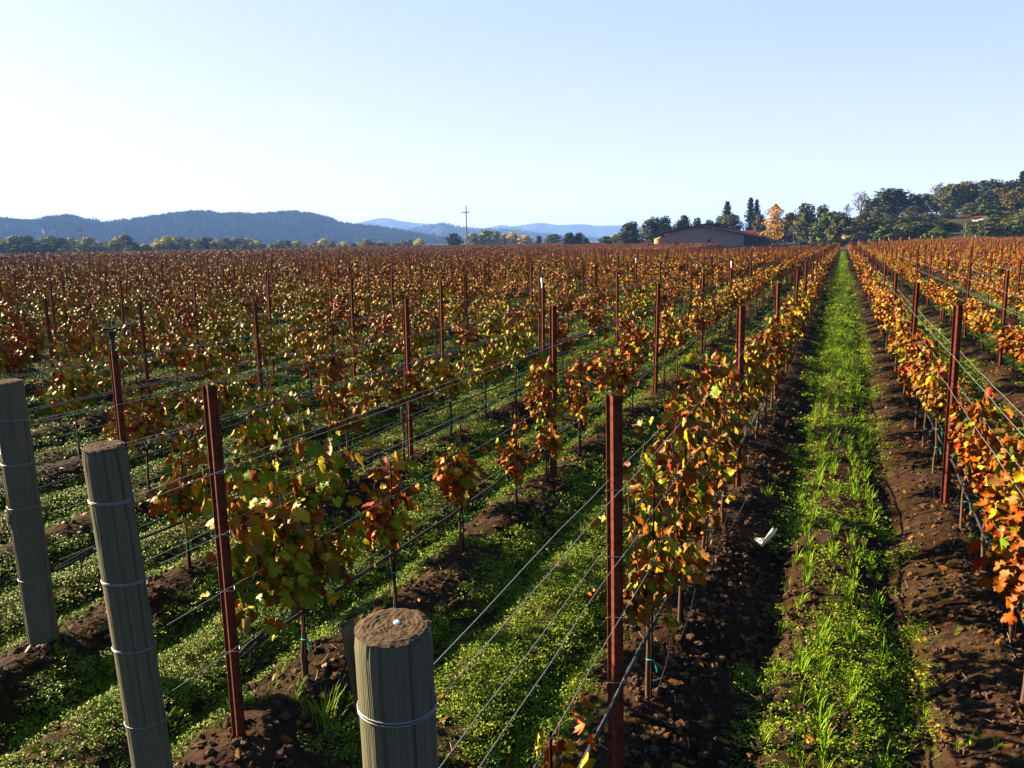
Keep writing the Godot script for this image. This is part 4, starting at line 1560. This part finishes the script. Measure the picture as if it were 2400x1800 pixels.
	pole(Vector3(25.3, 0, -213.5), 5.3, "short pale pole at the foot of the hill", false)
	pole(Vector3(40.3, 0, -357.7), 24.6, "thin radio mast on the hilltop", false, 0.05)
	pole(Vector3(45.1, 0, -362.2), 24.9, "thin radio mast on the hilltop", false, 0.05)
	# white markers along the end of the block
	var r := seeded(15)
	for k in 12:
		var x := 3.0 + k * 2.0 + r.randf_range(-0.2, 0.2)
		var z := FIELD_END - 4.0
		t = thing("marker_stake", "short white stake at the far end of the vine rows", "stake", Vector3(x, land(x, z), z), 0.0, "white stakes at the row ends")
		s = Shape.new()
		s.tube([Vector3(0, -0.1, 0), Vector3(0, r.randf_range(1.7, 2.1), 0)], [0.07, 0.06], 7, Color(0.2497, 0.2375, 0.2081))
		part("shaft", s.mesh(), material(0.8), t)


func house(called: String, label: String, at: Vector3, turn: float, w: float, deep: float, eave: float, apex: float, wall: Color, roof: Color, along: bool) -> void:
	at.y = land(at.x, at.z) - 0.1
	var t := thing(called, label, "house", at, turn)
	var s := Shape.new()
	s.box(Vector3(-w, 0, -deep), Vector3(w, eave, 0), wall)
	if not along:
		s.tri(Vector3(-w, eave, 0.001), Vector3(w, eave, 0.001), Vector3(0, apex - 0.15, 0.001), wall)
	part("wall", s.mesh(), material(0.9), t)
	for side in [-1, 1]:
		s = Shape.new()
		var p: Array
		if along:
			var z0 := 0.5 if side > 0 else -deep - 0.5
			p = [Vector3(-w - 0.4, eave - 0.1, z0), Vector3(w + 0.4, eave - 0.1, z0), Vector3(w + 0.4, apex, -deep * 0.5), Vector3(-w - 0.4, apex, -deep * 0.5)]
		else:
			p = [Vector3(side * (w + 0.4), eave - 0.25, 0.5), Vector3(side * (w + 0.4), eave - 0.25, -deep - 0.5), Vector3(0, apex, -deep - 0.5), Vector3(0, apex, 0.5)]
		var k := Vector3(0, 0.16, 0)
		s.quad(p[0], p[1], p[2], p[3], roof)
		s.quad(p[0] + k, p[1] + k, p[2] + k, p[3] + k, roof)
		for e in 4:
			s.quad(p[e], p[(e + 1) % 4], p[(e + 1) % 4] + k, p[e] + k, roof)
		part("roof", s.mesh(), material(0.55), t)
	s = Shape.new()
	s.box(Vector3(-w * 0.3, 0, 0.01), Vector3(w * 0.1, eave * 0.75, 0.06), Color(0.0331, 0.0294, 0.0251))
	part("door", s.mesh(), material(0.8), t)
	s = Shape.new()
	s.box(Vector3(w * 0.4, eave * 0.4, 0.01), Vector3(w * 0.75, eave * 0.7, 0.05), Color(0.0122, 0.0147, 0.0165))
	part("window", s.mesh(), material(0.2), t)


func car(at: Vector3, turn: float, paint: Color, label: String) -> void:
	at.y = land(at.x, at.z)
	var t := thing("parked_car", label, "car", at, turn)
	var s := Shape.new()
	var line := [Vector2(-2.1, 0.35), Vector2(-2.15, 0.8), Vector2(-1.9, 0.95), Vector2(-1.0, 1.05), Vector2(-0.4, 1.45), Vector2(1.3, 1.48), Vector2(1.9, 1.05), Vector2(2.1, 0.95), Vector2(2.1, 0.35)]
	for z in [-0.85, 0.85]:
		for i in line.size() - 2:
			s.tri(Vector3(line[0].x, line[0].y, z), Vector3(line[i + 1].x, line[i + 1].y, z), Vector3(line[i + 2].x, line[i + 2].y, z), paint)
	for i in line.size():
		var p: Vector2 = line[i]
		var q: Vector2 = line[(i + 1) % line.size()]
		s.quad(Vector3(p.x, p.y, -0.85), Vector3(p.x, p.y, 0.85), Vector3(q.x, q.y, 0.85), Vector3(q.x, q.y, -0.85), paint)
	part("body", s.mesh(), material(0.3), t)
	s = Shape.new()
	s.box(Vector3(-0.5, 1.06, -0.87), Vector3(1.35, 1.38, 0.87), Color(0.0086, 0.0104, 0.0122))
	part("window", s.mesh(), material(0.1), t)
	for x in [-1.35, 1.35]:
		for z in [-0.82, 0.82]:
			s = Shape.new()
			s.tube([Vector3(x, 0.33, z - 0.1), Vector3(x, 0.33, z + 0.1)], [0.33, 0.33], 14, Color(0.0086, 0.0086, 0.0086))
			part("wheel", s.mesh(), material(0.8), t)


func pole(at: Vector3, top: float, label: String, arms: bool, thick := 0.085) -> void:
	at.y = land(at.x, at.z) - 0.3
	var high := top - at.y
	var t := thing("power_pole" if arms else "mast" if thick < 0.06 else "plain_pole", label, "pole", at, atan2(-at.x, -at.z) + 0.5, "poles")
	var s := Shape.new()
	s.tube([Vector3.ZERO, Vector3(0, high, 0)], [thick, thick * 0.7], 8, Color(0.1040, 0.0875, 0.0710))
	part("shaft", s.mesh(), material(0.9), t)
	if arms:
		s = Shape.new()
		s.box(Vector3(-0.5, high - 0.83, -0.2), Vector3(0.5, high - 0.75, -0.1), Color(0.0832, 0.0667, 0.0539))
		part("cross_arm", s.mesh(), material(0.9), t)
		for x in [-0.42, 0.0, 0.42]:
			s = Shape.new()
			s.tube([Vector3(x, high - 0.75, -0.15), Vector3(x, high - 0.66, -0.15), Vector3(x, high - 0.6, -0.15)], [0.02, 0.04, 0.03], 7, Color(0.1249, 0.1249, 0.1249))
			part("insulator", s.mesh(), material(0.4), t)
		if label.contains("transformer"):
			s = Shape.new()
			s.tube([Vector3(0.45, high * 0.52, 0), Vector3(0.45, high * 0.52 + 0.9, 0)], [0.32, 0.32], 12, Color(0.2497, 0.2582, 0.2620))
			part("transformer_can", s.mesh(), material(0.5), t)


# ---------------------------------------------------------------- sky and materials

func sky_image() -> Image:
	var w := 1024
	var h := 512
	var im := Image.create_empty(w, h, false, Image.FORMAT_RGBF)
	var sun := SUN_TOWARDS.normalized()
	var f := FastNoiseLite.new()
	f.seed = 4
	f.frequency = 1.0
	f.fractal_octaves = 5
	for y in h:
		var up := (0.5 - (y + 0.5) / h) * PI
		for x in w:
			var a := ((x + 0.5) / w - 0.25) * TAU
			var d := Vector3(cos(a) * cos(up), sin(up), sin(a) * cos(up))
			var e := rad_to_deg(maxf(up, 0.0))
			var g := rad_to_deg(acos(clampf(d.dot(sun), -1.0, 1.0)))
			var t := exp(-e / 17.0)
			var col := Vector3(0.01, 0.27, 0.72).lerp(Vector3(0.83, 0.85, 0.87), t)
			col += Vector3(1.08, 0.93, 0.82) * (1.1 * exp(-g / 35.0) * lerpf(0.75, 1.0, t))
			if e > 1.0 and e < 12.0:
				var c := smoothstep(0.34, 0.7, f.get_noise_3d(d.x * 3.5, d.y * 30.0, d.z * 3.5)) * smoothstep(1.0, 4.0, e) * (1.0 - smoothstep(7.0, 12.0, e))
				col = col.lerp(Vector3(0.86, 0.87, 0.90), c * 0.35)
			im.set_pixel(x, y, Color(col.x, col.y, col.z))
	return im


func build_materials() -> void:
	leaf_mat = material(0.5)
	leaf_mat.metallic_specular = 0.18
	leaf_mat.backlight = Color(1.3, 1.2, 0.7)
	grass_mat = material(0.6)
	grass_mat.metallic_specular = 0.2
	grass_mat.backlight = Color(0.8, 0.9, 0.4)
	bark_mat = material(0.9)
	trunk_mat = material(0.9, lin(0.0354, 0.0284, 0.0236))
	clod_mat = material(1.0)
	tie_mat = material(0.5)
	wire_mat = material(0.5, lin(0.1181, 0.1210, 0.1299))
	wire_mat.metallic = 0.4
	wire_mat.metallic_specular = 0.5
	hose_mat = material(0.42, lin(0.0207, 0.0207, 0.0236))
	soil_mat = material(1.0)
	soil_mat.albedo_texture = noise_texture(0.02, 5, 0.55, 1.25)
	soil_mat.normal_enabled = true
	soil_mat.normal_texture = relief_texture(0.03, 6, 9.0)
	soil_mat.uv1_triplanar = true
	soil_mat.uv1_world_triplanar = true
	soil_mat.uv1_scale = Vector3.ONE * 0.9
	steel_mat = material(0.9, lin(0.0738, 0.0177, 0.0094))
	steel_mat.albedo_texture = noise_texture(0.012, 8, 0.6, 1.3)
	steel_mat.uv1_triplanar = true
	steel_mat.uv1_scale = Vector3.ONE * 3.0
	steel_mat.metallic_specular = 0.2
	wood_mat = material(0.9)
	wood_mat.albedo_texture = wood_grain()
	wood_mat.normal_enabled = true
	wood_mat.normal_texture = grain_relief
	end_grain = material(0.95, lin(0.0649, 0.0443, 0.0284))
	end_grain.albedo_texture = noise_texture(0.03, 12, 0.5, 1.3)

var grain_relief: ImageTexture


func wood_grain() -> ImageTexture:
	var f := FastNoiseLite.new()
	f.seed = 14
	f.frequency = 0.02
	f.fractal_octaves = 4
	var im := Image.create_empty(512, 1024, false, Image.FORMAT_RGB8)
	var hm := Image.create_empty(512, 1024, false, Image.FORMAT_RGBA8)
	for y in 1024:
		for x in 512:
			var a := TAU * x / 512.0
			var bend := f.get_noise_3d(cos(a) * 40.0, y * 0.12, sin(a) * 40.0) * 0.35
			var fine := f.get_noise_3d(cos(a + bend * 0.2) * 520.0, y * 0.09, sin(a + bend * 0.2) * 520.0)
			var wide := f.get_noise_3d(cos(a) * 90.0, y * 0.05, sin(a) * 90.0)
			var g := clampf(0.5 + fine * 0.7, 0.0, 1.0)
			var col := Color(0.0540, 0.0491, 0.0351).lerp(Color(0.1081, 0.0983, 0.0689), g).lerp(Color(0.0576, 0.0653, 0.0412), clampf(wide * 1.5 + 0.35, 0.0, 0.6))
			im.set_pixel(x, y, col.linear_to_srgb())
			hm.set_pixel(x, y, Color(g, g, g))
	hm.bump_map_to_normal_map(4.0)
	grain_relief = ImageTexture.create_from_image(hm)
	return ImageTexture.create_from_image(im)


func _ready() -> void:
	var cam := Camera3D.new()
	cam.name = "camera"
	cam.position = Vector3(0, 2.6, 0)
	cam.rotation_order = EULER_ORDER_YXZ
	cam.rotation_degrees = Vector3(-9.7, 21.64, -0.9)
	cam.fov = 49.64
	cam.near = 0.05
	cam.far = 20000.0
	add_child(cam)
	var env := Environment.new()
	env.tonemap_mode = Environment.TONE_MAPPER_LINEAR
	env.tonemap_exposure = 8.4
	env.background_mode = Environment.BG_SKY
	env.background_energy_multiplier = 0.139
	var sky := Sky.new()
	var pano := PanoramaSkyMaterial.new()
	pano.panorama = ImageTexture.create_from_image(sky_image())
	sky.sky_material = pano
	env.sky = sky
	env.fog_enabled = true
	env.fog_density = 0.0001
	env.fog_light_color = Color(0.48, 0.67, 1.0)
	env.sdfgi_enabled = true
	env.ssao_enabled = true
	env.ssil_enabled = true
	var we := WorldEnvironment.new()
	we.name = "environment"
	we.environment = env
	add_child(we)
	var sun := DirectionalLight3D.new()
	sun.name = "sun"
	sun.light_energy = 1.6
	sun.light_color = Color(1.0, 0.90, 0.74)
	sun.light_angular_distance = 0.5
	sun.shadow_enabled = true
	sun.look_at_from_position(SUN_TOWARDS * 100.0, Vector3.ZERO)
	add_child(sun)

	bump.seed = 1
	bump.frequency = 7.0
	bump.fractal_octaves = 3
	patchy.seed = 2
	patchy.frequency = 0.16
	patchy.fractal_octaves = 3
	broad.seed = 3
	broad.frequency = 0.12
	build_materials()
	make_leaf_templates()
	build_ground()
	build_hills()
	build_trees()
	build_farm()
	build_posts()
	build_end_posts()
	build_vines()
	build_wires()
	build_paper()
	build_cover()
